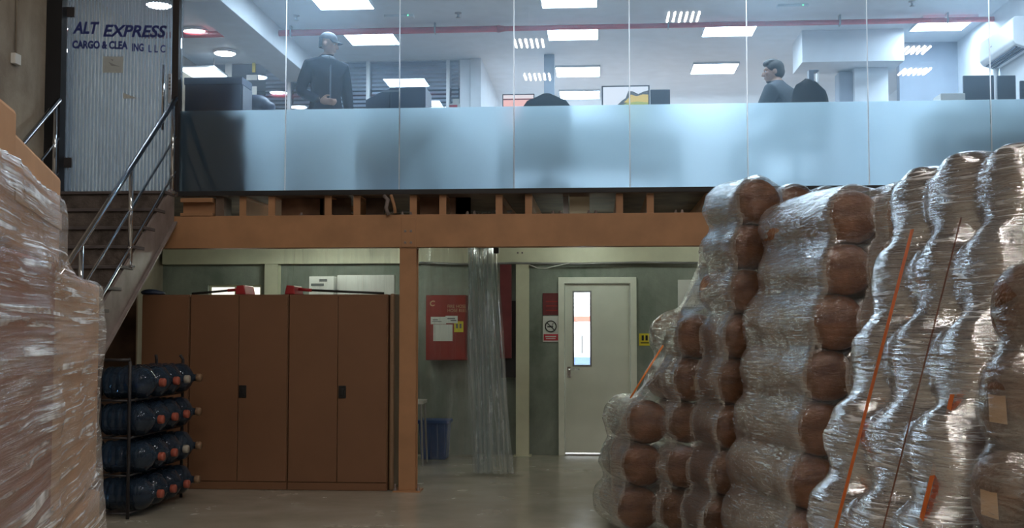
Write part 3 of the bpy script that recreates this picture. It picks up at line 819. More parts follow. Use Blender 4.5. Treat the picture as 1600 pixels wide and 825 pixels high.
# white crate lids / carton behind the cabinets
YQ = 12.6
a, c = at(483, 432, YQ), at(521, 500, YQ)
cr = tag(MB().box(a.x, c.x, YQ, YQ + .40, 0, a.z).build('white_carton', 'sign_white', None, .004), 'tall white printed carton standing behind the right cabinet', 'carton')
flat_box('print_line', 499, 436, 511, 440, YQ - .002, .002, 'paper_print', 0, cr)
flat_box('print_line', 486, 443, 506, 447, YQ - .002, .002, 'paper_print', 0, cr)
a, c = at(527, 430, YQ + .1), at(616, 500, YQ + .1)
tag(MB().box(a.x, c.x, YQ + .1, YQ + .15, 0, a.z).build('white_panel_board', 'sign_white', None, .004), 'wide white board standing behind the right cabinet', 'board')
# stool and blue crate
YS = 12.9
a, c = at(610, 626, YS), at(661, 632, YS)
sl = thing('plastic_stool', 'white plastic stool half hidden behind the orange column', 'stool', ((a.x+c.x)/2, YS + .17, 0))
MB().box(a.x, c.x, YS, YS + .34, c.z, a.z).build('seat', 'white_plastic', sl, .008)
for sx in (0, 1):
    for sy in (0, 1):
        x0, y0 = (a.x + .03, c.x - .03)[sx], (YS + .03, YS + .31)[sy]
        MB().tube([(x0 + (.03 if sx else -.03), y0 + (.02 if sy else -.02), 0), (x0, y0, c.z)], [.010, .012], 8).build('leg', 'steel_grey', sl)
YQ2 = 13.5
a, c = at(654, 658, YQ2), at(700, 706, YQ2)
bl = thing('blue_crate', 'blue plastic crate on the floor by the back wall', 'crate', ((a.x+c.x)/2, YQ2 + .15, 0))
zt = a.z
MB().prism([(a.x + .03, .002), (c.x - .03, .002), (c.x, zt), (a.x, zt)], 'y', YQ2, YQ2 + .3).build('body', 'blue_plastic', bl, .01)
MB().box(a.x - .015, c.x + .015, YQ2 - .015, YQ2 + .315, zt - .03, zt + .01).build('rim', 'blue_plastic', bl, .006)
for k in range(4): 
    x = a.x + .05 + k*(c.x - a.x - .1)/3
    MB().box(x - .008, x + .008, YQ2 - .010, YQ2 + .002, .03, zt - .03).build('rib', 'blue_plastic', bl)

# ---- clear plastic curtains behind the beam
YCU = 12.1
def pleated(name, pxa0, pxa1, pxb0, pxb1, y, ztop, zbot, nf, amp, m, parent, rows=26, seed=1):
    rnd = random.Random(seed); ph = [rnd.uniform(.75, 1.3) for _ in range(nf + 2)]
    rowsl = []
    n = nf * 8
    for j in range(rows + 1):
        t = j / rows; z = ztop + (zbot - ztop) * t
        tt = t ** 1.6
        xa = px_x(pxa0, y) * (1-tt) + px_x(pxb0, y) * tt; xb = px_x(pxa1, y) * (1-tt) + px_x(pxb1, y) * tt
        row = []
        for i in range(n + 1):
            u = i / n; f = u * nf
            A = amp * ph[int(f) % len(ph)]
            yy = y + A * math.sin(f * 2 * math.pi + .6*math.sin(3*t + seed)) * (1 - .2*t) + .02*math.sin(9*t + 5*u)
            xx = xa + (xb - xa) * u + .014*math.sin(f * 4 * math.pi + 2*t) + .012*math.sin(7*t + 11*u)
            row.append((xx, yy, z))
        rowsl.append(row)
    return MB().grid(rowsl).build(name, m, parent, smooth=True)
ZCT = ZF - .10
cu = thing('plastic_curtain', 'gathered clear plastic curtain hanging beside the red hose cabinet', 'curtain', (px_x(765, YCU), YCU, 0))
pleated('gathered_folds', 728, 776, 737, 803, YCU, ZCT, .03, 7, .065, 'curtain_pvc', cu, seed=3)
pleated('gathered_folds', 731, 772, 741, 770, YCU + .12, ZCT, .02, 6, .05, 'curtain_pvc', cu, seed=5)
MB().tube([(px_x(400, YCU), YCU, ZCT + .01), (px_x(800, YCU), YCU, ZCT + .01)], .012, 8).build('curtain_rail', 'steel_grey', cu, smooth=True)
q = at(776, 389, YCU)
MB().box(q.x - .03, q.x + .03, YCU - .08, YCU - .02, q.z - .05, q.z + .03).build('clip', 'black_plastic', cu, .006)
c2 = thing('plastic_curtain', 'spread clear plastic curtain hanging behind the cabinets', 'curtain', (px_x(560, YCU), YCU, 0))
pleated('spread_folds', 440, 622, 440, 622, YCU - .15, ZCT, .25, 7, .035, 'sheet_pvc', c2, rows=12, seed=9)
c3 = thing('plastic_curtain', 'thin clear plastic sheet between the orange column and gathered curtain', 'curtain', (px_x(690, YCU), YCU, 0))
pleated('spread_folds', 655, 735, 655, 742, YCU - .05, ZCT, .02, 3, .03, 'sheet_pvc', c3, rows=12, seed=12)

# ================================================================== WATER BOTTLES
def bottle_meshes():
    r = .132
    prof = [(0, 0), (.09, 0), (.118, .012), (r, .035)]
    for k in range(4):
        z = .06 + k*.062
        prof += [(r, z), (r - .007, z + .012), (r - .007, z + .02), (r, z + .032)]
    prof += [(r, .33), (.118, .37), (.07, .41), (.036, .43), (.031, .445), (.031, .465)]
    M = Matrix.Rotation(math.pi/2, 4, 'Y')
    body = MB().lathe(prof, M, 20).mesh('bottle_body', smooth=True); body.materials.append(MATS['bottle_blue'])
    cap = MB().lathe([(.029, .462), (.036, .466), (.036, .500), (.032, .508), (0, .508)], M, 16).mesh('bottle_cap', smooth=True)
    return body, cap
bb, bc = bottle_meshes()
capw = bc.copy(); bc.materials.append(MATS['cap_orange']); capw.materials.append(MATS['cap_white'])
cap_far = bc.copy(); cap_far.materials.clear(); cap_far.materials.append(MATS['cabinet_edge'])
BX = px_x(256, 9.35, 600) - .508 + .01
rows_w = ('bottom', 'second lowest', 'second highest', 'top'); pos_w = ('nearest the viewer', 'second from the front', 'third from the front', 'farthest back')
BZ = [.185 + .305*k for k in range(4)]; BY = [9.36 + .295*k for k in range(4)]
for i in range(4):
    for j in range(4):
        o = thing('water_bottle', 'blue water bottle lying in the %s rack row, %s' % (rows_w[i], pos_w[j]), 'bottle', (BX + random.uniform(-.01, .01), BY[j], BZ[i]), 0, 'water bottles in the rack')
        link('body', bb, None, o)
        c_ = link('cap', capw if (j == 2 and i in (1, 3)) else (cap_far if j == 3 else bc), None, o)
rk = thing('bottle_rack', 'dark tube rack holding water bottles in front of the cabinets', 'rack', (BX + .2, 9.8, 0))
yA, yB = BY[0] - .16, BY[3] + .16
xA, xB = BX + .02, BX + .27
for x in (xA, xB):
    for y in (yA, yB):
        ztop = 1.30
        MB().tube([(x, y, 0), (x, y, ztop - .04), (x - .02 if x == xB else x, y + (.02 if y == yA else -.02), ztop)], .014, 10).build('post', 'dark_metal', rk, smooth=True)
for i in range(4):
    for x in (xA + .03, xB):
        MB().tube([(x, yA, BZ[i] - .142), (x, yB, BZ[i] - .142)], .009, 8).build('shelf_bar', 'dark_metal', rk, smooth=True)
    MB().tube([(xA, yA, BZ[i] - .142), (xB, yA, BZ[i] - .142)], .009, 8).build('cross_bar', 'dark_metal', rk, smooth=True)
MB().tube([(xA, yA, 1.29), (xB, yA, 1.29)], .012, 8).build('cross_bar', 'dark_metal', rk, smooth=True)
# a second bay of dark bottles stands left of the first (mostly hidden by the cartons)
for i in range(4):
    o = thing('water_bottle', 'dark water bottle left of the rack post, %s row' % rows_w[i], 'bottle', (BX - .06, BY[0] + .1, BZ[i]), math.pi, 'water bottles in the rack')
    link('body', bb, None, o)

# ================================================================== WRAPPED ROLLS (right)
def roll_profile(Rr, L):
    return [(0, -.012), (Rr*.35, -.010), (Rr*.72, .0), (Rr*.90, .022), (Rr*.985, .06), (Rr, .12), (Rr*.985, L*.5), (Rr, L-.12), (Rr*.985, L-.06), (Rr*.90, L-.022), (Rr*.72, L), (Rr*.35, L+.010), (0, L+.012)]
def roll_stack(label, cols, dia, zb, axis, L, lean, film, vox=.035, smooth_it=9, infl=.02, labels=(), seed=1, wander=.02, step=None, bridge=.72, tent=None, rmat='roll_brown'):
    """cols: (x, y, count) of the bottom near ends; axis: unit vector along the rolls; lean: shift per row"""
    rnd = random.Random(seed)
    ax = Vector(axis).normalized(); ang = math.atan2(ax.y, ax.x)
    o = thing('wrapped_roll_stack', label, 'roll stack', (cols[0][0], cols[0][1], 0), 0, 'film wrapped stacks of brown rolls')
    loc = Vector(o.location); step = step or dia * .97
    M0 = Matrix.Rotation(ang, 4, 'Z') @ Matrix.Rotation(math.pi/2, 4, 'Y')
    rm = MB().lathe(roll_profile(dia/2, L), M0, 22); prev = []
    for v in rm.bm.verts:
        n_ = noise.noise(v.co * 6 + Vector((seed, 0, 0)))
        rad = v.co - ax * v.co.dot(ax)
        v.co += ax * (.022 * n_) + rad * (.10 * noise.noise(v.co * 4 + Vector((0, seed, 3))))
    me = rm.mesh('roll', smooth=True); me.materials.append(MATS[rmat])
    fb = bmesh.new(); inset = .05
    fill = MB().lathe(roll_profile(dia*bridge/2, L + 2*infl - 2*inset), M0, 14).mesh('fill')
    big = MB().lathe(roll_profile(dia/2 + infl, L + 2*infl), M0, 16).mesh('big')
    k = 0
    for (x, y, n) in cols:
        for i in range(n):
            p = Vector((x, y, 0)) + Vector((lean[0], lean[1], 0)) * i + ax * rnd.uniform(-wander, wander)
            p.z = zb + dia/2 + step * i
            r = link('roll', me, None, o); r.location = p - loc
            r.rotation_euler = (rnd.uniform(-.03, .03), rnd.uniform(-.03, .03), rnd.uniform(-.05, .05))
            sc_ = rnd.uniform(.95, 1.05); r.scale = (sc_, sc_, sc_)
            if k in labels:
                a = Vector((-ax.x, -ax.y, 0)); s_ = Vector((-ax.y, ax.x, 0)) * .05; u_ = Vector((0, 0, .055))
                c_ = a * .0165 + Vector((0, 0, -.02))
                bmv = MB(); bmv.grid([[c_ - s_ - u_, c_ + s_ - u_*.9], [c_ - s_*.9 + u_, c_ + s_ + u_]])
                link('roll_label', bmv.mesh('roll_label'), 'roll_label', r)
            tmp = big.copy(); tmp.transform(Matrix.Translation(p - loc - ax*infl) @ Matrix.Diagonal((sc_, sc_, sc_, 1))); fb.from_mesh(tmp); bpy.data.meshes.remove(tmp)
            for q in prev:      # the film bridges the hollows between touching rolls
                if (q - p).length < dia * 1.25:
                    tmp = fill.copy(); tmp.transform(Matrix.Translation((p + q)/2 - loc - ax*(infl - inset))); fb.from_mesh(tmp); bpy.data.meshes.remove(tmp)
            prev.append(p)
            k += 1
    if tent:                      # film stretched slantwise from the low to the high columns
        tm = MB().prism(tent[0], 'y', tent[1], tent[2]).mesh('tent')
        tm.transform(Matrix.Translation(-loc)); fb.from_mesh(tm); bpy.data.meshes.remove(tm)
    fm = bpy.data.meshes.new('film_src'); fb.to_mesh(fm); fb.free()
    fo = remeshed(fm, vox, smooth_it, .5, 'stretch_film')
    ripple(fo, 3, 16, 4, .020)
    link('stretch_film', fo, film, o)
    xs = [c[0] for c in cols]; ys = [c[1] for c in cols]
    return o
AX = Vector((-.24, .957, 0)); AXF = Vector((-.17, 1, 0))
# far stack: columns side by side, ends facing the viewer
def XY(px, Y): return px_x(px, Y, 600)
far = roll_stack('farthest wrapped stack of brown rolls, sloping down towards the grey door',
   [(XY(1000, 8.75), 8.75, 3), (XY(1064, 8.7), 8.7, 5), (XY(1136, 8.3), 8.3, 8), (XY(1196, 8.75), 8.75, 8), (XY(1250, 9.05), 9.05, 8)],
   .325, .03, Vector((-.27, .963, 0)), .66, (.036, 0), 'wrap_film_far', labels=(6,), seed=2, step=.324, infl=.032,
   tent=([(XY(955, 9.0), .05), (XY(1130, 9.0), .05), (XY(1150, 9.0), 2.35), (XY(1098, 9.0), 2.10), (XY(1083, 9.0), 1.90), (XY(1056, 9.0), 1.62), (XY(1024, 9.0), 1.22), (XY(975, 9.0), .92), (XY(950, 9.0), .62)], 8.83, 9.25))
mid = roll_stack('middle wrapped stack of brown rolls between the far and near stacks',
   [(XY(1262, 7.1), 7.1, 7), (XY(1352, 7.0), 7.0, 7)], .34, .12, AX, 1.12, (.055, .01), 'wrap_film', labels=(), seed=4, step=.325, infl=.045)
EX = Vector((.957, .29, 0))
eb = [(.90, 5.28), (1.005, 4.935), (1.105, 4.59)]
near = roll_stack('large silver wrapped roll stack with orange straps at the right',
   [(x, y, 6) for (x, y) in eb], .36, .14, EX, .95, (.105, .032), 'wrap_film_heavy', labels=(), seed=6, step=.362, bridge=.86, infl=.025, smooth_it=14)
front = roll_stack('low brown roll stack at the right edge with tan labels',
   [(1.29, 4.20, 5), (1.39, 3.84, 5)], .35, .12, EX, .85, (.05, .015), 'wrap_film_thin', labels=(1, 2, 3, 6, 7), seed=8, step=.335, infl=.02, rmat='roll_shaded')
def ribbon(parent, path, w, m, name='strap'):
    rows = []
    path = [Vector(p) for p in path]
    for i, p in enumerate(path):
        d = (path[min(i+1, len(path)-1)] - path[max(i-1, 0)]).normalized()
        s = d.cross(Vector((-.957, -.29, 0))).normalized() * (w/2)
        rows.append([p - s, p + s])
    b = MB().grid(rows)
    bmesh.ops.solidify(b.bm, geom=b.bm.faces[:], thickness=.004)
    return b.build(name, m, parent)
def seam(j, off, rows, zlo=.05, zhi=2.0):
    x = (eb[j][0] + eb[j+1][0])/2; y = (eb[j][1] + eb[j+1][1])/2
    pts = []
    for k in range(rows + 1):
        t = k / rows; z = zlo + (zhi - zlo)*t; i = (z - .32)/.362
        pts.append(Vector((x + .105*i, y + .032*i, z)) - EX * off)
    return pts
ribbon(near, seam(0, .045, 14), .028, 'strap_orange')
ribbon(near, seam(1, .045, 14, zhi=2.02), .012, 'strap_brown')
p0 = seam(1, .03, 14); ribbon(near, [p + Vector((.10, -.345, 0)) * .62 for p in p0[3:10]], .03, 'strap_orange')
pth = [at(1036, 540, 8.6), at(1012, 578, 8.55), at(985, 622, 8.5)]
MB().tube(pth, .007, 6).build('strap', 'strap_orange', far, smooth=True)
# wooden pallets under the stacks
def pallet(x, y, ang, w, d, h, label):
    o = thing('wooden_pallet', label, 'pallet', (x, y, 0), ang, 'wooden pallets')
    for k in range(6):
        yy = -d/2 + .05 + k*(d-.1)/5
        MB().box(-w/2, w/2, yy - .045, yy + .045, h - .022, h).build('deck_board', 'pallet_wood', o, world=False)
    for sx in (-1, 0, 1): MB().box(sx*(w/2-.05) - .045, sx*(w/2-.05) + .045, -d/2, d/2, 0, h - .022).build('bearer', 'pallet_wood', o, world=False)
ang = R(17)
pallet(1.35, 7.6, ang, 1.0, 1.1, .10, 'wooden pallet under the middle roll stack')
pallet(1.55, 5.10, ang, 1.0, 1.05, .10, 'wooden pallet under the large silver roll stack')
pallet(1.78, 4.2, ang, .9, .72, .10, 'wooden pallet under the low brown roll stack')

# ================================================================== WRAPPED CARTONS (left)
UA = Vector((-.295, .955, 0)).normalized(); NA = Vector((.955, .295, 0)).normalized()
A0 = Vector((px_x(0, 2.4, 400), 2.4, 0))
cs = thing('wrapped_carton_stack', 'tall stack of brown cartons in clear stretch film at the left edge', 'carton stack', (A0.x, A0.y, 0))
angc = math.atan2(UA.y, UA.x)
def carton(s0, s1, depth, z0, z1, push, m, tilt=0):
    # local x along the face, y away from the aisle
    c = A0 + UA*((s0+s1)/2) + NA*push - NA*(depth/2)
    b = MB().box(-(s1-s0)/2, (s1-s0)/2, -depth/2, depth/2, z0, z1)
    me = b.mesh('carton', .012, 2)
    o = link('carton', me, m, cs); o.location = Vector((c.x, c.y, 0)) - Vector(cs.location); o.rotation_euler = (0, 0, angc + tilt)
    return o
SRC = []
def add(s0, s1, depth, z0, z1, push, m='carton', tilt=0, wrap=True):
    o = carton(s0, s1, depth, z0, z1, push, m, tilt)
    if wrap: SRC.append(o)
    return o
add(-.75, .55, .95, .12, 1.00, 0.0, 'carton')
add(.57, 1.76, .95, .12, .98, .01, 'carton')
add(-.75, .62, .95, 1.005, 1.74, .02, 'carton_red')
add(.64, 1.80, .92, 1.0, 1.72, .0, 'carton', R(1))
c3_ = add(-.75, .12, .9, 1.76, 2.06, .0, 'carton', R(-1))
c4_ = add(.14, 1.02, .86, 1.745, 2.02, -.02, 'carton', R(2))
for o, (s0, s1) in ((c3_, (-.435, .435)), (c4_, (-.44, .44))):
    pass
tb = MB().box(-.44, .44, -.435, -.4305, 1.86, 1.91); link('carton_tape', tb.mesh('carton_tape'), 'carton_tape', c4_)
# film: shrink-wrapped hull of the cartons, ending below the rim of the top carton
fb = bmesh.new()
for o in SRC:
    tmp = o.data.copy()
    sc = Vector((1, 1, 1))
    cen = sum((v.co for v in tmp.vertices), Vector()) / len(tmp.vertices)
    for v in tmp.vertices:
        d = v.co - cen
        v.co += Vector((math.copysign(.022, d.x), math.copysign(.022, d.y), math.copysign(.012, d.z)))
        v.co.z = min(v.co.z, 1.955)
    tmp.transform(Matrix.Translation(o.location) @ Matrix.Rotation(o.rotation_euler.z, 4, 'Z')); fb.from_mesh(tmp)
fm = bpy.data.meshes.new('src'); fb.to_mesh(fm); fb.free()
fo = remeshed(fm, .03, 4, .5, 'stretch_film')
ripple(fo, 2.5, 14, 3.5, .020)
bmf = bmesh.new(); bmf.from_mesh(fo)
bmesh.ops.delete(bmf, geom=[f for f in bmf.faces if f.calc_center_median().z > 1.945 and f.normal.z > .5], context='FACES')
bmf.to_mesh(fo); bmf.free()
link('stretch_film', fo, 'wrap_carton', cs)
pc = A0 + UA*.5 - NA*.5
pallet(pc.x, pc.y, angc, 2.4, .9, .085, 'wooden pallet under the wrapped cartons')
# loose film tail hanging off the carton corner
# ================================================================== OFFICE CONTENTS
ZD = ZF + .74
def desk(x0, x1, y0, y1, label):
    o = thing('office_desk', label, 'desk', ((x0+x1)/2, (y0+y1)/2, ZF))
    MB().box(x0, x1, y0, y1, ZD - .025, ZD).build('desk_top', 'desk_top', o, .003)
    for x in (x0 + .03, x1 - .03):
        for y in (y0 + .03, y1 - .03): MB().box(x - .025, x + .025, y - .025, y + .025, ZF, ZD - .026).build('leg', 'steel_grey', o)
    MB().box(x0 + .06, x1 - .06, y1 - .05, y1 - .03, ZF + .3, ZD - .03).build('modesty_panel', 'office_white', o)
YD = YG + .42
desk(px_x(560, YD), px_x(705, YD), YG + .22, YG + .80, 'desk beneath the dark printer behind the frosted band')
desk(px_x(770, YD), px_x(1075, YD), YG + .75, YG + 1.45, 'desk under the landscape monitor behind the frosted band')
desk(px_x(1440, YD), XR - .02, YG + .2, YG + .85, 'desk below the air conditioner at the right')
# monitors
def monitor(px0, py0, px1, y, label, front=True, tilt=0, lift=None, group='desk monitors'):
    a, c = at(px0, py0, y), at(px1, py0, y)
    w = c.x - a.x; h = max(a.z - ZD - .10, w*.58) if lift is None else lift
    x = (a.x + c.x)/2
    o = thing('monitor', label, 'monitor', (x, y, ZD), 0, group)
    t = a.z - ZD
    MB().box(-w/2, w/2, 0, .03, t - h, t).build('casing', 'monitor_back' , o, .005, world=False)
    MB().box(-.03, .03, .03, .05, .01, t - h*.4).build('neck', 'black_plastic', o, world=False)
    MB().box(-.11, .11, -.04, .12, 0, .012).build('foot', 'black_plastic', o, .004, world=False)
    return o, w, t, h
YM = YG + 1.05
o, w, t, h = monitor(940, 134, 1015, YM, 'monitor showing a landscape with yellow hillside')
sw_, sh_ = w/2 - .015, h - .03; z0 = t - h + .015
MB().box(-sw_, sw_, -.002, 0, z0, z0 + sh_).build('screen_sky', 'screen_sky', o, world=False)
W = 2*sw_; P = lambda u, v: (-sw_ + u*W, z0 + v*sh_)
top = lambda v: 1 - (1 - v) * .62
MB().prism([P(.28, top(0)), P(.42, top(.30)), P(.50, top(.42)), P(.56, top(.78)), P(.66, top(.76)), P(.78, top(.62)), P(.90, top(.74)), P(1, top(.80)), P(1, .0), P(.28, .0)], 'y', -.004, -.002).build('screen_hill', 'screen_hill', o, world=False)
MB().prism([P(.46, top(.20)), P(.56, top(.42)), P(.62, top(.60)), P(.74, top(.50)), P(.88, top(.60)), P(1, top(.58)), P(1, top(.1))], 'y', -.006, -.004).build('screen_field', 'screen_field', o, world=False)
MB().prism([P(.36, top(.0)), P(.52, top(.16)), P(.75, top(.24)), P(1, top(.18)), P(1, 0), P(.36, 0)], 'y', -.008, -.006).build('screen_green', 'screen_green', o, world=False)
o, w, t, h = monitor(785, 147, 835, YM, 'monitor with a pink document left of the mesh chair', lift=.30)
MB().box(-w/2 + .01, w/2 - .01, -.002, 0, t - h + .01, t - .012).build('screen', 'screen_pink', o, world=False)
MB().box(-w/2 + .01, w/2 - .01, -.004, -.002, t - .065, t - .052).build('screen_bar', 'screen_dark', o, world=False)
MB().box(-w/2 + .01, w/2 - .01, -.004, -.002, t - .048, t - .014).build('screen_head', 'screen_white', o, world=False)
monitor(1016, 140, 1047, YM + .12, 'dark back of a narrow monitor right of the landscape one', lift=.26)
monitor(1505, 118, 1553, YG + .55, 'dark monitor back nearest the air conditioner, left of two', lift=.33)
monitor(1558, 118, 1587, YG + .58, 'dark monitor back right of the glass joint by the air conditioner', lift=.33)
monitor(1594, 126, 1628, YG + .50, 'dark monitor back cut by the right edge of the picture', lift=.30)
q = at(1484, 152, YG + .45)
tag(MB().box(q.x - .13, q.x + .10, YG + .3, YG + .55, ZD + .001, q.z + .01).build('paper_pile', 'paper', None, .004), 'white paper pile on the desk below the reflections', 'paper')
# printer
a, c = at(575, 141, YG + .45), at(668, 166, YG + .45)
pr = thing('printer', 'dark printer with sloping lid on the desk right of the standing person', 'printer', ((a.x+c.x)/2, YG + .5, ZD))
xm_ = px_x(612, YG + .45, 150)
MB().box(xm_, c.x, YG + .32, YG + .74, ZD + .001, a.z).build('body', 'box_black', pr, .01)
MB().prism([(a.x, ZD + .001), (xm_ - .001, ZD + .001), (xm_ - .001, a.z - .01), (px_x(595, YG + .45, 150), a.z - .05), (a.x, a.z - .12)], 'y', YG + .34, YG + .72).build('sloping_lid', 'box_black', pr, .006)
MB().box(xm_ - .06, xm_ + .1, YG + .31, YG + .318, a.z - .05, a.z - .03).build('panel_strip', 'box_black_edge', pr)
lbx = at(710, 161, YG + .5)
cd = thing('desk_card', 'small white and red card standing right of the printer', 'card', (lbx.x, YG + .5, ZD))
MB().box(lbx.x - .06, lbx.x + .06, YG + .5, YG + .512, ZD, px_z(162, YG + .5, 708)).build('card', 'paper', cd)
MB().box(lbx.x - .05, lbx.x + .03, YG + .497, YG + .5, px_z(168, YG + .5, 708), px_z(164, YG + .5, 708)).build('red_print', 'sign_red', cd)
MB().box(lbx.x - .02, lbx.x + .045, YG + .515, YG + .525, ZD, px_z(154, YG + .5, 708)).build('upper_card', 'paper', cd)

# dark storage boxes against the glass (left)
def dark_box(px0, py0, px1, py1, y, d, label, z0=None, edge=False):
    a, c = at(px0, py0, y), at(px1, py1, y)
    zz0 = c.z if z0 is None else z0
    o = thing('dark_box', label, 'box', ((a.x+c.x)/2, y + d/2, zz0), 0, 'dark boxes behind the left glass pane')
    MB().box(a.x, c.x, y, y + d, zz0, a.z).build('body', 'box_black', o, .008)
    MB().box(a.x - .006, c.x + .006, y - .006, y + d + .006, a.z - .07, a.z + .004).build('lid', 'box_black', o, .004)
    if edge: MB().box(c.x + .0065, c.x + .012, y + .01, y + d - .01, zz0 + .01, a.z - .08).build('end_label', 'box_black_edge', o)
    return a.z + .004
yb_ = YG + .085
z1 = dark_box(284, 234, 331, 296, yb_, .40, 'dark box at lower left behind the frosted pane', ZF)
z1b = dark_box(335, 232, 392, 296, yb_ + .02, .40, 'dark box at lower right behind the frosted pane', ZF)
zz = max(z1, z1b)
z2 = dark_box(284, 176, 330, 232, yb_ + .01, .40, 'dark box at upper left behind the frosted pane', z1 + .001)
z2b = dark_box(334, 174, 388, 232, yb_ + .02, .40, 'dark box at upper right behind the frosted pane', z1b + .001, True)
z3 = dark_box(289, 122, 377, 166, yb_ + .06, .32, 'wide black box on top of the stacked dark boxes', max(z2, z2b) + .002, True)
# black bag beside the box
b = MB(); q = at(398, 160, YG + .62)
b.ellipsoid(q, (.16, .12, .08), None, 3).ellipsoid(q + Vector((-.12, 0, .03)), (.10, .10, .07), None, 3).ellipsoid(q + Vector((.14, 0, -.05)), (.08, .08, .06), None, 3)
cabt = thing('low_cupboard', 'low white cupboard under the black bag behind the frosted band', 'cupboard', (q.x, YG + .62, ZF))
MB().box(q.x - .05, q.x + .3, YG + .52, YG + .84, ZF + .05, q.z - .115).build('body', 'office_white', cabt, .004)
MB().box(q.x - .03, q.x + .28, YG + .54, YG + .82, ZF, ZF + .05).build('plinth', 'office_dark', cabt)
MB().box(q.x - .045, q.x + .295, YG + .505, YG + .519, ZF + .06, q.z - .12).build('door', 'office_white', cabt, .003)
tag(link('black_bag', remeshed(b.mesh('t'), .015, 3, name='black_bag'), 'box_black'), 'slumped black bag right of the wide black box', 'bag')

# blinds behind the inner glass partition
YP = 15.15
pt = thing('window_3', 'inner glazed partition with venetian blinds behind the standing person', None, (-3.5, YP, ZF), kind='structure')
xr = px_x(735, YP, 100); xl = XL + .002
zh0 = px_z(96, YP, 600)
MB().box(xl, xr, YP, YP + .1, zh0, ZC - .001).build('header', 'office_white', pt)
posts = [px_x(452, YP, 130), px_x(575, YP, 130), px_x(700, YP, 130)]
for x in posts: MB().box(x - .022, x + .022, YP - .02, YP + .06, ZF + .001, zh0 - .001).build('post', 'ac_white', pt)
MB().box(px_x(719, YP, 130), xr, YP - .03, YP + .12, ZF + .001, zh0 - .001).build('corner_post', 'office_white', pt)
edges = [xl] + posts + [px_x(719, YP, 130)]
for a_, c_ in zip(edges, edges[1:]):
    MB().box(a_ + .023, c_ - .023, YP + .012, YP + .02, ZF + .002, zh0 - .002).build('glass_pane', 'glass_back', pt)
k = 0
for (a_, c_, lb) in ((px_x(408, YP, 130), posts[0], 'narrow left blind beside the dark corridor glass'), (posts[0], posts[1], 'wide blind directly behind the standing person'),
                     (posts[1], posts[2], 'wide blind above the dark printer'), (posts[2], px_x(719, YP, 130), 'narrow blind strip beside the corner post')):
    bl_ = thing('venetian_blind', 'grey venetian ' + lb, 'blind', ((a_+c_)/2, YP + .1, zh0), 0, 'venetian blinds of the inner partition')
    MB().box(a_ + .03, c_ - .03, YP + .07, YP + .12, zh0 - .05, zh0 - .01).build('head_rail', 'ac_white', bl_)
    sp = 6.6 * YP / F_PX
    me = None; n = 15
    for i in range(n):
        z = zh0 - .075 - sp*i
        if me is None:
            b = MB().box(-(c_-a_)/2 + .035, (c_-a_)/2 - .035, -.024, .024, -.0015, .0015, Matrix.Rotation(R(48), 3, 'X'))
            me = b.mesh('slat'); me.materials.append(MATS['slat'])
        s_ = link('slat', me, None, bl_); s_.location = (0, 0, z - zh0)
struct('wall_blind_room', MB().box(xl, -1.70, 17.0, 17.1, ZF, ZC), 'office_dark')

# sheets taped to the inner partition
for (x0, y0, x1, y1, m_, nm, lb, ct) in ((352, 88, 362, 121, 'paper', 'paper_sheet', 'tall white sheet taped above the wide black box', 'paper'), (394, 98, 399, 113, 'yellow_sign', 'yellow_tag', 'small yellow tag on the inner partition glass', 'sign'),
        (385, 117, 402, 125, 'paper', 'paper_sheet', 'small white note under the yellow tag', 'paper'), (392, 135, 401, 151, 'paper', 'paper_sheet', 'white note just above the black bag', 'paper')):
    tag(flat_box(nm, x0, y0, x1, y1, YP - .006, .004, m_, 0), lb, ct)
# back-of-office fittings
tag(MB().box(px_x(850, 14.95, 110), px_x(866, 14.95, 110), 14.95, 15.08, ZF + .001, ZC - .001).build('grey_post', 'office_wall_grey', None, .004), 'tall grey post left of the central row of ceiling lights', 'post')
tag(MB().box(px_x(1335, 14.3, 130), px_x(1388, 14.3, 130), 14.3, 14.6, ZF + .001, 4.739).build('white_pillar', 'office_white', None, .006), 'white boxed pillar under the ceiling soffit', 'pillar')
o = thing('tall_locker', 'dark grey tall locker left of the white boxed pillar', 'locker', (px_x(1322, 14.4, 130), 14.5, ZF))
MB().box(px_x(1311, 14.4, 130), px_x(1334.5, 14.4, 130), 14.4, 14.65, ZF + .001, px_z(112, 14.4, 1320)).build('body', 'office_wall_grey', o, .004)
MB().box(px_x(1312, 14.39, 130), px_x(1333, 14.39, 130), 14.38, 14.399, ZF + .03, px_z(113, 14.38, 1320)).build('door', 'office_wall_grey', o, .003)
o = thing('display_stand', 'narrow dark frame stand right of the seated person', 'stand', (px_x(1272, 12.6, 130), 12.65, ZF))
x0, x1 = px_x(1264, 12.6, 130), px_x(1280, 12.6, 130); zt = px_z(112, 12.6, 1270)
MB().box(x0, x0 + .055, 12.6, 12.7, ZF + .001, zt).build('upright', 'monitor_back', o, .003)
MB().box(x1 - .018, x1, 12.6, 12.7, ZF + .001, zt).build('upright', 'steel_grey', o, .003)
MB().box(x0, x1, 12.6, 12.7, zt + .001, zt + .02).build('top_bar', 'monitor_back', o, .003)
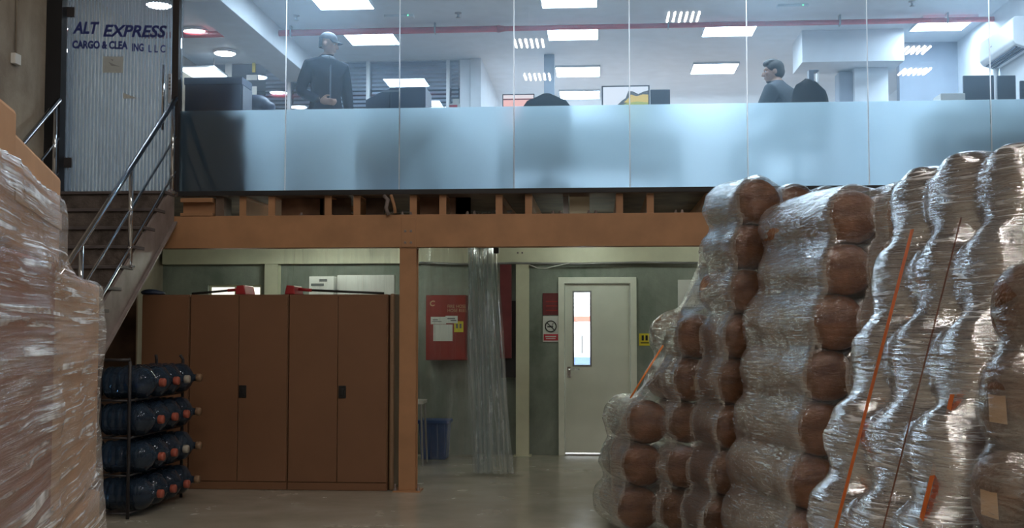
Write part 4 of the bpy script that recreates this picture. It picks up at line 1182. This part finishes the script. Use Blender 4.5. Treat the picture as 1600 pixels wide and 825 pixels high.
# air conditioner on the right wall
acx = XR - .012; ya, yb2 = 12.15, 13.2
zt, zb_ = px_z(60, 13.3, 1540) - .0, px_z(118, 13.3, 1545)
zt = 4.78; zb_ = 4.44
ac = thing('air_conditioner', 'white split air conditioner on the right office wall', 'air conditioner', (acx, (ya+yb2)/2, zb_))
D_ = .20
MB().prism([(acx, zt), (acx - D_ + .03, zt), (acx - D_, zt - .03), (acx - D_, zb_ + .09), (acx - D_ + .035, zb_ + .045), (acx - .04, zb_), (acx, zb_)], 'y', ya, yb2).build('casing', 'ac_white', ac, .012)
for k in range(3):
    t = .2 + .28*k
    x = acx - D_ + .035 + t*(D_ - .075); z = zb_ + .045 - t*.045
    MB().box(x - .012, x + .012, ya + .06, yb2 - .06, z - .012, z + .001).build('air_slot', 'box_black', ac)
MB().box(acx - D_ - .003, acx - D_, (ya+yb2)/2 + .1, (ya+yb2)/2 + .17, zb_ + .17, zb_ + .18).build('badge', 'steel_grey', ac)
MB().tube([(acx - .05, yb2 - .1, zb_), (acx - .05, yb2 - .06, zb_ - .1), (acx - .02, yb2 - .06, zb_ - .35)], .03, 10).build('drain_hose', 'ac_white', ac, smooth=True)
# red sprinkler pipe under the ceiling
YPI = 13.3; zp = px_z(45, YPI, 780)
sp_ = thing('sprinkler_pipe', 'long red sprinkler pipe running across below the office ceiling', 'pipe', (0, YPI, zp))
xs_ = px_x(780, YPI, 45)
MB().tube([(XL + .01, YPI, zp), (xs_, YPI, zp)], .038, 14).build('thick_run', 'pipe_red', sp_, smooth=True)
MB().tube([(xs_ - .02, YPI, zp), (xs_ + .08, YPI, zp), (XR - .01, YPI, zp)], [.046, .03, .03], 14).build('thin_run', 'pipe_red', sp_, smooth=True)
for px in (455, 680, 1044, 1312, 1480):
    x = px_x(px, YPI, 40)
    MB().box(x - .008, x + .008, YPI - .042, YPI + .042, zp - .042, ZC - .001).build('hanger', 'steel_grey', sp_)
for (px, py, lb) in ((463, 24, 'above the standing person'), (716, 20, 'over the middle panes'), (1425, 2, 'above the soffit')):
    q = on_ceiling(px, py, ZC)
    o = thing('ceiling_sprinkler', 'small sprinkler head on the ceiling ' + lb, 'sprinkler', q, 0, 'ceiling sprinkler heads')
    MB().lathe([(.04, 0), (.04, -.008), (.012, -.01), (.012, -.05), (.03, -.055), (0, -.058)], None, 14).build('body', 'steel_grey', o, world=False, smooth=True)
for (px, py, lb) in ((624, 24, 'left of the second glass joint'), (1238, 8, 'above the seated person')):
    q = on_ceiling(px, py, ZC)
    o = thing('emergency_light', 'flat emergency light with green diode ' + lb, 'emergency light', q, 0, 'emergency lights')
    MB().box(-.17, .17, -.05, .05, -.03, 0).build('body', 'office_white', o, .004, world=False)
    MB().box(.10, .115, -.056, -.05, -.022, -.008).build('diode', 'led_green', o, world=False)

# ---- office chairs
def office_chair(x, y, rz, zt, label, w=.50):
    o = thing('office_chair', label, 'office chair', (x, y, ZF), rz, 'black office chairs')
    # back: curved frame with mesh, faces -y
    hb = zt - ZF
    rows = []
    for j in range(9):
        v = j/8; z = .56 + (hb - .56)*v
        ww = w/2 * math.sqrt(max(.06, 1 - (max(0, v - .35)/.66)**4))
        rows.append([(ww*math.sin(u*1.1)/math.sin(1.1), .24 - .10*math.cos(u*1.1) + .04*v, z - .03*abs(u)**2*v) for u in [k/6 - 1 for k in range(13)]])
    b = MB().grid(rows); bmesh.ops.solidify(b.bm, geom=b.bm.faces[:], thickness=.035)
    b.build('backrest', 'chair_black', o, world=False, smooth=True)
    MB().box(-.25, .25, -.27, .22, .43, .51).build('seat', 'chair_black', o, .03, 3, world=False)
    MB().tube([(0, .2, .45), (0, .27, .5), (0, .25, .75)], .025, 8).build('spine', 'chair_black', o, world=False)
    MB().tube([(0, 0, .12), (0, 0, .43)], .03, 10).build('gas_column', 'steel_grey', o, world=False)
    for k in range(5):
        a = 2*math.pi*k/5
        lg = MB().tube([(0, 0, .13), (.28*math.cos(a), .28*math.sin(a), .075)], [.028, .018], 8).build('leg', 'chair_black', o, world=False)
        MB().lathe([(0, -.02), (.028, -.02), (.028, .02), (0, .02)], Matrix.Translation((.28*math.cos(a), .28*math.sin(a), .03)) @ Matrix.Rotation(math.pi/2, 4, 'X') , 12).build('castor', 'rubber', lg, world=False)
    for s in (-1, 1):
        MB().tube([(s*.24, .1, .46), (s*.30, .08, .50), (s*.30, .05, .68)], .014, 8).build('arm_post', 'chair_black', o, world=False)
        MB().box(s*.30 - .035, s*.30 + .035, -.14, .12, .68, .705).build('armrest', 'chair_black', o, .01, world=False)
    return o
q = at(854, 144, YG + .45); office_chair(q.x, YG + .68, math.pi, q.z, 'black mesh office chair in front of the pink document monitor', .50)
# ------------------------------------------------------------------ people
def skin_body(joints, edges, root):
    """joints: name -> (pos, rx, ry)"""
    names = list(joints); idx = {n: i for i, n in enumerate(names)}
    me = bpy.data.meshes.new('sk'); me.from_pydata([joints[n][0] for n in names], [(idx[a], idx[b]) for a, b in edges], [])
    o = bpy.data.objects.new('sk', me); COL.objects.link(o)
    o.modifiers.new('s', 'SKIN').use_smooth_shade = True
    if not me.skin_vertices: me.skin_vertices.new()
    for n in names:
        v = me.skin_vertices[0].data[idx[n]]; v.radius = (joints[n][1], joints[n][2]); v.use_root = (n == root)
    ss = o.modifiers.new('ss', 'SUBSURF'); ss.levels = 2
    dg = bpy.context.evaluated_depsgraph_get(); dg.update()
    out = bpy.data.meshes.new_from_object(o.evaluated_get(dg))
    bpy.data.objects.remove(o); return out
def capsule(b, pts, rr):
    b.tube(pts, rr, 10)
    for p, r in ((pts[0], rr[0]), (pts[-1], rr[-1])): b.ellipsoid(p, (r, r, r), None, 2)
def hand(b, wrist, d, palm_n, side):
    """wrist point, pointing direction d, palm normal, thumb side vector"""
    d = d.normalized(); side = (side - d*side.dot(d)).normalized(); n = d.cross(side).normalized()
    if n.dot(palm_n) < 0: n = -n
    M = Matrix((side, n, d)).transposed()
    b.ellipsoid(wrist + d*.045, (.040, .017, .055), M, 3)
    for k, (off, L) in enumerate(((.028, .070), (.010, .080), (-.010, .074), (-.028, .058))):
        p = wrist + d*.085 + side*off
        p1 = p + d*L*.5 + n*.012; p2 = p1 + d*L*.28 + n*.028; p3 = p2 + d*L*.04 + n*.026
        capsule(b, [p, p1, p2, p3], [.0095, .009, .0085, .0075])
    p = wrist + d*.025 + side*.034
    capsule(b, [p, p + side*.026 + d*.028 + n*.008, p + side*.030 + d*.060 + n*.018], [.012, .0105, .009])
def head(b, c, rot):
    """c: head centre; rot turns a face looking along -y"""
    def E(p, r, rr=None): b.ellipsoid(c + rot @ Vector(p), r, rot @ rr if rr else rot, 3)
    E((0, .012, .030), (.076, .094, .086))            # skull
    E((0, -.022, -.030), (.062, .068, .080))          # face
    E((0, -.045, -.088), (.038, .036, .028))          # chin and jaw
    E((0, -.078, .028), (.052, .016, .016))           # brow
    E((0, -.096, -.018), (.012, .020, .026))          # nose
    E((0, -.108, -.030), (.015, .013, .011))          # nose tip
    E((0, -.082, -.062), (.024, .012, .010))          # lips
    for s in (-1, 1):
        E((s*.040, -.066, -.018), (.022, .022, .022)) # cheeks
        E((s*.078, .010, -.010), (.010, .020, .030))  # ears
def person(name_label, loc, rz, joints, edges, head_c, head_rot, hands, regions, extra=None, vox=.0085):
    body = skin_body(joints, edges, 'pelvis')
    b = MB(); b.bm.from_mesh(body)
    head(b, Vector(head_c), head_rot)
    for hd in hands: hand(b, *hd)
    me = remeshed(b.mesh('p'), vox, 2, .4, 'person')
    o = bpy.data.objects.new('person', me); COL.objects.link(o); o.location = loc; o.rotation_euler = (0, 0, rz)
    tag(o, name_label, 'person')
    mats = [r[0] for r in regions]
    for m in mats: me.materials.append(MATS[m])
    for p in me.polygons:
        for i, (m, test) in enumerate(regions):
            if test(p.center): p.material_index = i; break
    hc = Vector(head_c)
    for s in (-1, 1):
        MB().ellipsoid(hc + head_rot @ Vector((s*.029, -.079, .006)), (.012, .008, .008), head_rot, 2).build('eye', 'eye_white', o, world=False, smooth=True)
        MB().ellipsoid(hc + head_rot @ Vector((s*.029, -.086, .006)), (.005, .003, .005), head_rot, 2).build('pupil', 'hair_black', o, world=False, smooth=True)
    MB().ellipsoid(hc + head_rot @ Vector((0, -.0925, -.062)), (.021, .004, .004), head_rot, 2).build('mouth', 'lip', o, world=False, smooth=True)
    return o
V = Vector
# standing person: faces the viewer and to the right, cap, dark jacket
pm = at(509, 165, 11.75)
J = {'pelvis': (V((0, 0, .95)), .165, .115), 'waist': (V((0, 0, 1.08)), .165, .115), 'chest': (V((0, .0, 1.27)), .185, .125), 'upper': (V((0, .005, 1.40)), .15, .10),
     'neck': (V((0, -.005, 1.50)), .062, .065), 'nape': (V((0, -.012, 1.57)), .058, .062),
     'shR': (V((-.185, 0, 1.40)), .085, .085), 'elR': (V((-.275, .03, 1.12)), .066, .066), 'wrR': (V((-.135, -.19, 1.01)), .045, .045),
     'shL': (V((.185, 0, 1.40)), .085, .085), 'elL': (V((.245, .03, 1.12)), .066, .066), 'wrL': (V((.25, -.05, .86)), .045, .045),
     'hipR': (V((-.095, 0, .86)), .105, .11), 'knR': (V((-.11, -.01, .48)), .068, .072), 'anR': (V((-.115, .02, .10)), .046, .05), 'toR': (V((-.13, -.14, .045)), .042, .038),
     'hipL': (V((.095, 0, .86)), .105, .11), 'knL': (V((.11, -.01, .48)), .068, .072), 'anL': (V((.115, .02, .10)), .046, .05), 'toL': (V((.13, -.14, .045)), .042, .038)}
E_ = [('pelvis', 'waist'), ('waist', 'chest'), ('chest', 'upper'), ('upper', 'neck'), ('neck', 'nape'), ('upper', 'shR'), ('shR', 'elR'), ('elR', 'wrR'), ('upper', 'shL'), ('shL', 'elL'), ('elL', 'wrL'),
      ('pelvis', 'hipR'), ('hipR', 'knR'), ('knR', 'anR'), ('anR', 'toR'), ('pelvis', 'hipL'), ('hipL', 'knL'), ('knL', 'anL'), ('anL', 'toL')]
hr = Euler((R(10), 0, R(52))).to_matrix()
hands = [(V((-.125, -.205, 1.005)), V((.75, -.45, -.12)), V((0, 1, -.2)), V((0, -.2, 1))), (V((.25, -.06, .845)), V((.05, -.12, -1)), V((-1, 0, 0)), V((0, -1, 0)))]
hcen = (.012, -.035, 1.635)
wrp = V((-.135, -.19, 1.01)); wlp = V((.25, -.05, .86))
regions = [('skin', lambda c: c.z > 1.525 or (c.x > -.13 and c.y < -.175 and .90 < c.z < 1.12) or (c.x > .19 and c.z < .85 and c.z > .6 and c.y < .05 and c.x > .20)),
           ('shoe', lambda c: c.z < .10), ('cloth_trouser', lambda c: c.z < .90 and c.x < .19), ('cloth_dark', lambda c: True)]
man = person('person in dark jacket and cap standing behind the left glass panes', (pm.x, 11.75, ZF), R(32), J, E_, hcen, hr, hands, regions)
# cap with visor
b = MB(); hc = V(hcen)
prof = []
rows = []
for j in range(7):
    a = j/6 * math.pi/2
    rows.append([hc + hr @ V((.083*math.cos(a)*math.sin(u), .012 - .102*math.cos(a)*math.cos(u), .045 + .088*math.sin(a))) for u in [2*math.pi*k/24 for k in range(25)]])
b.grid(rows); bmesh.ops.remove_doubles(b.bm, verts=b.bm.verts[:], dist=.0005)
b.build('cap', 'cap_dark', man, world=False, smooth=True)
rows = []
for j in range(5):
    v = j/4
    rows.append([hc + hr @ V((.083*math.sin(u)*(1 - .15*v), .012 - .102*math.cos(u) - .065*v*math.cos(u*.9), .046 - .012*v - .02*abs(math.sin(u))*v)) for u in [-1.15 + 2.3*k/12 for k in range(13)]])
b = MB().grid(rows); bmesh.ops.solidify(b.bm, geom=b.bm.faces[:], thickness=.004)
b.build('cap_visor', 'cap_dark', man, world=False, smooth=True)
# hair below the cap at the nape
rows = []
for j in range(4):
    z = .048 - .030*j
    rows.append([hc + hr @ V((.0805*math.sin(u)*(1 - .02*j), .012 + .098*math.cos(u)*(1 - .03*j), z)) for u in [-1.25 + 2.5*k/12 for k in range(13)]])
b = MB().grid(rows); bmesh.ops.solidify(b.bm, geom=b.bm.faces[:], thickness=.006)
b.build('hair', 'hair_black', man, world=False, smooth=True)
# shirt collar and jacket opening
b = MB()
ring = [V((.072*math.sin(u), -.004 - .074*math.cos(u), 1.485 + .012*math.cos(u*.5)**2)) for u in [2*math.pi*k/20 for k in range(21)]]
MB().tube(ring, .016, 8).build('collar', 'cloth_shirt', man, world=False, smooth=True)
MB().box(-.006, .006, -.150, -.120, 1.0, 1.40).build('jacket_zip', 'box_black_edge', man, world=False)

# seated person: profile to the left
ps = at(1212, 120, 11.75)
zhd = at(1209, 112, 11.75).z - ZF      # height of the head centre above the office floor
s0 = zhd - .155
J2 = {'pelvis': (V((0, .12, .58)), .165, .13), 'waist': (V((0, .12, .72)), .155, .12), 'chest': (V((0, .09, s0 - .19)), .18, .13), 'upper': (V((0, .06, s0 - .06)), .15, .10),
      'neck': (V((0, .015, s0 + .035)), .060, .064), 'nape': (V((0, -.005, s0 + .10)), .056, .060),
      'shR': (V((-.19, .06, s0 - .07)), .085, .085), 'elR': (V((-.26, -.04, s0 - .33)), .062, .062), 'wrR': (V((-.16, -.30, s0 - .36)), .042, .042),
      'shL': (V((.19, .06, s0 - .07)), .085, .085), 'elL': (V((.26, -.04, s0 - .33)), .062, .062), 'wrL': (V((.16, -.30, s0 - .36)), .042, .042),
      'hipR': (V((-.10, .05, .55)), .11, .11), 'knR': (V((-.13, -.38, .54)), .072, .072), 'anR': (V((-.13, -.36, .10)), .046, .05), 'toR': (V((-.13, -.52, .045)), .042, .038),
      'hipL': (V((.10, .05, .55)), .11, .11), 'knL': (V((.13, -.38, .54)), .072, .072), 'anL': (V((.13, -.36, .10)), .046, .05), 'toL': (V((.13, -.52, .045)), .042, .038)}
hr2 = Euler((R(4), 0, R(40))).to_matrix()
hands2 = [(V((-.155, -.31, s0 - .36)), V((.2, -1, -.05)), V((0, 0, -1)), V((1, 0, 0))), (V((.155, -.31, s0 - .36)), V((-.2, -1, -.05)), V((0, 0, -1)), V((-1, 0, 0)))]
hcen2 = (0, -.03, zhd)
regions2 = [('skin', lambda c: c.z > s0 + .055 or (c.y < -.32 and c.z > s0 - .45)), ('shoe', lambda c: c.z < .09), ('cloth_trouser', lambda c: c.z < .66 and c.y < .3 and not (abs(c.x) > .2)), ('cloth_grey', lambda c: True)]
sit = person('person with short black hair sitting in profile in an office chair', (ps.x, 11.75, ZF), R(-130), J2, E_, hcen2, hr2, hands2, regions2)
b = MB(); hc2 = V(hcen2)
b.ellipsoid(hc2 + hr2 @ V((0, .020, .040)), (.084, .098, .088), hr2, 3)
b.ellipsoid(hc2 + hr2 @ V((0, .045, .0)), (.080, .075, .080), hr2, 3)
b.ellipsoid(hc2 + hr2 @ V((0, -.055, .088)), (.060, .042, .032), hr2, 3)
b.ellipsoid(hc2 + hr2 @ V((.0, -.01, .105)), (.062, .07, .030), hr2, 3)
link('hair', remeshed(b.mesh('t'), .007, 2, name='hair'), 'hair_black', sit)
oc = office_chair(ps.x + .15, 11.66, R(-138), at(1245, 127, 11.65).z, 'black office chair behind the back of the seated person', .60)
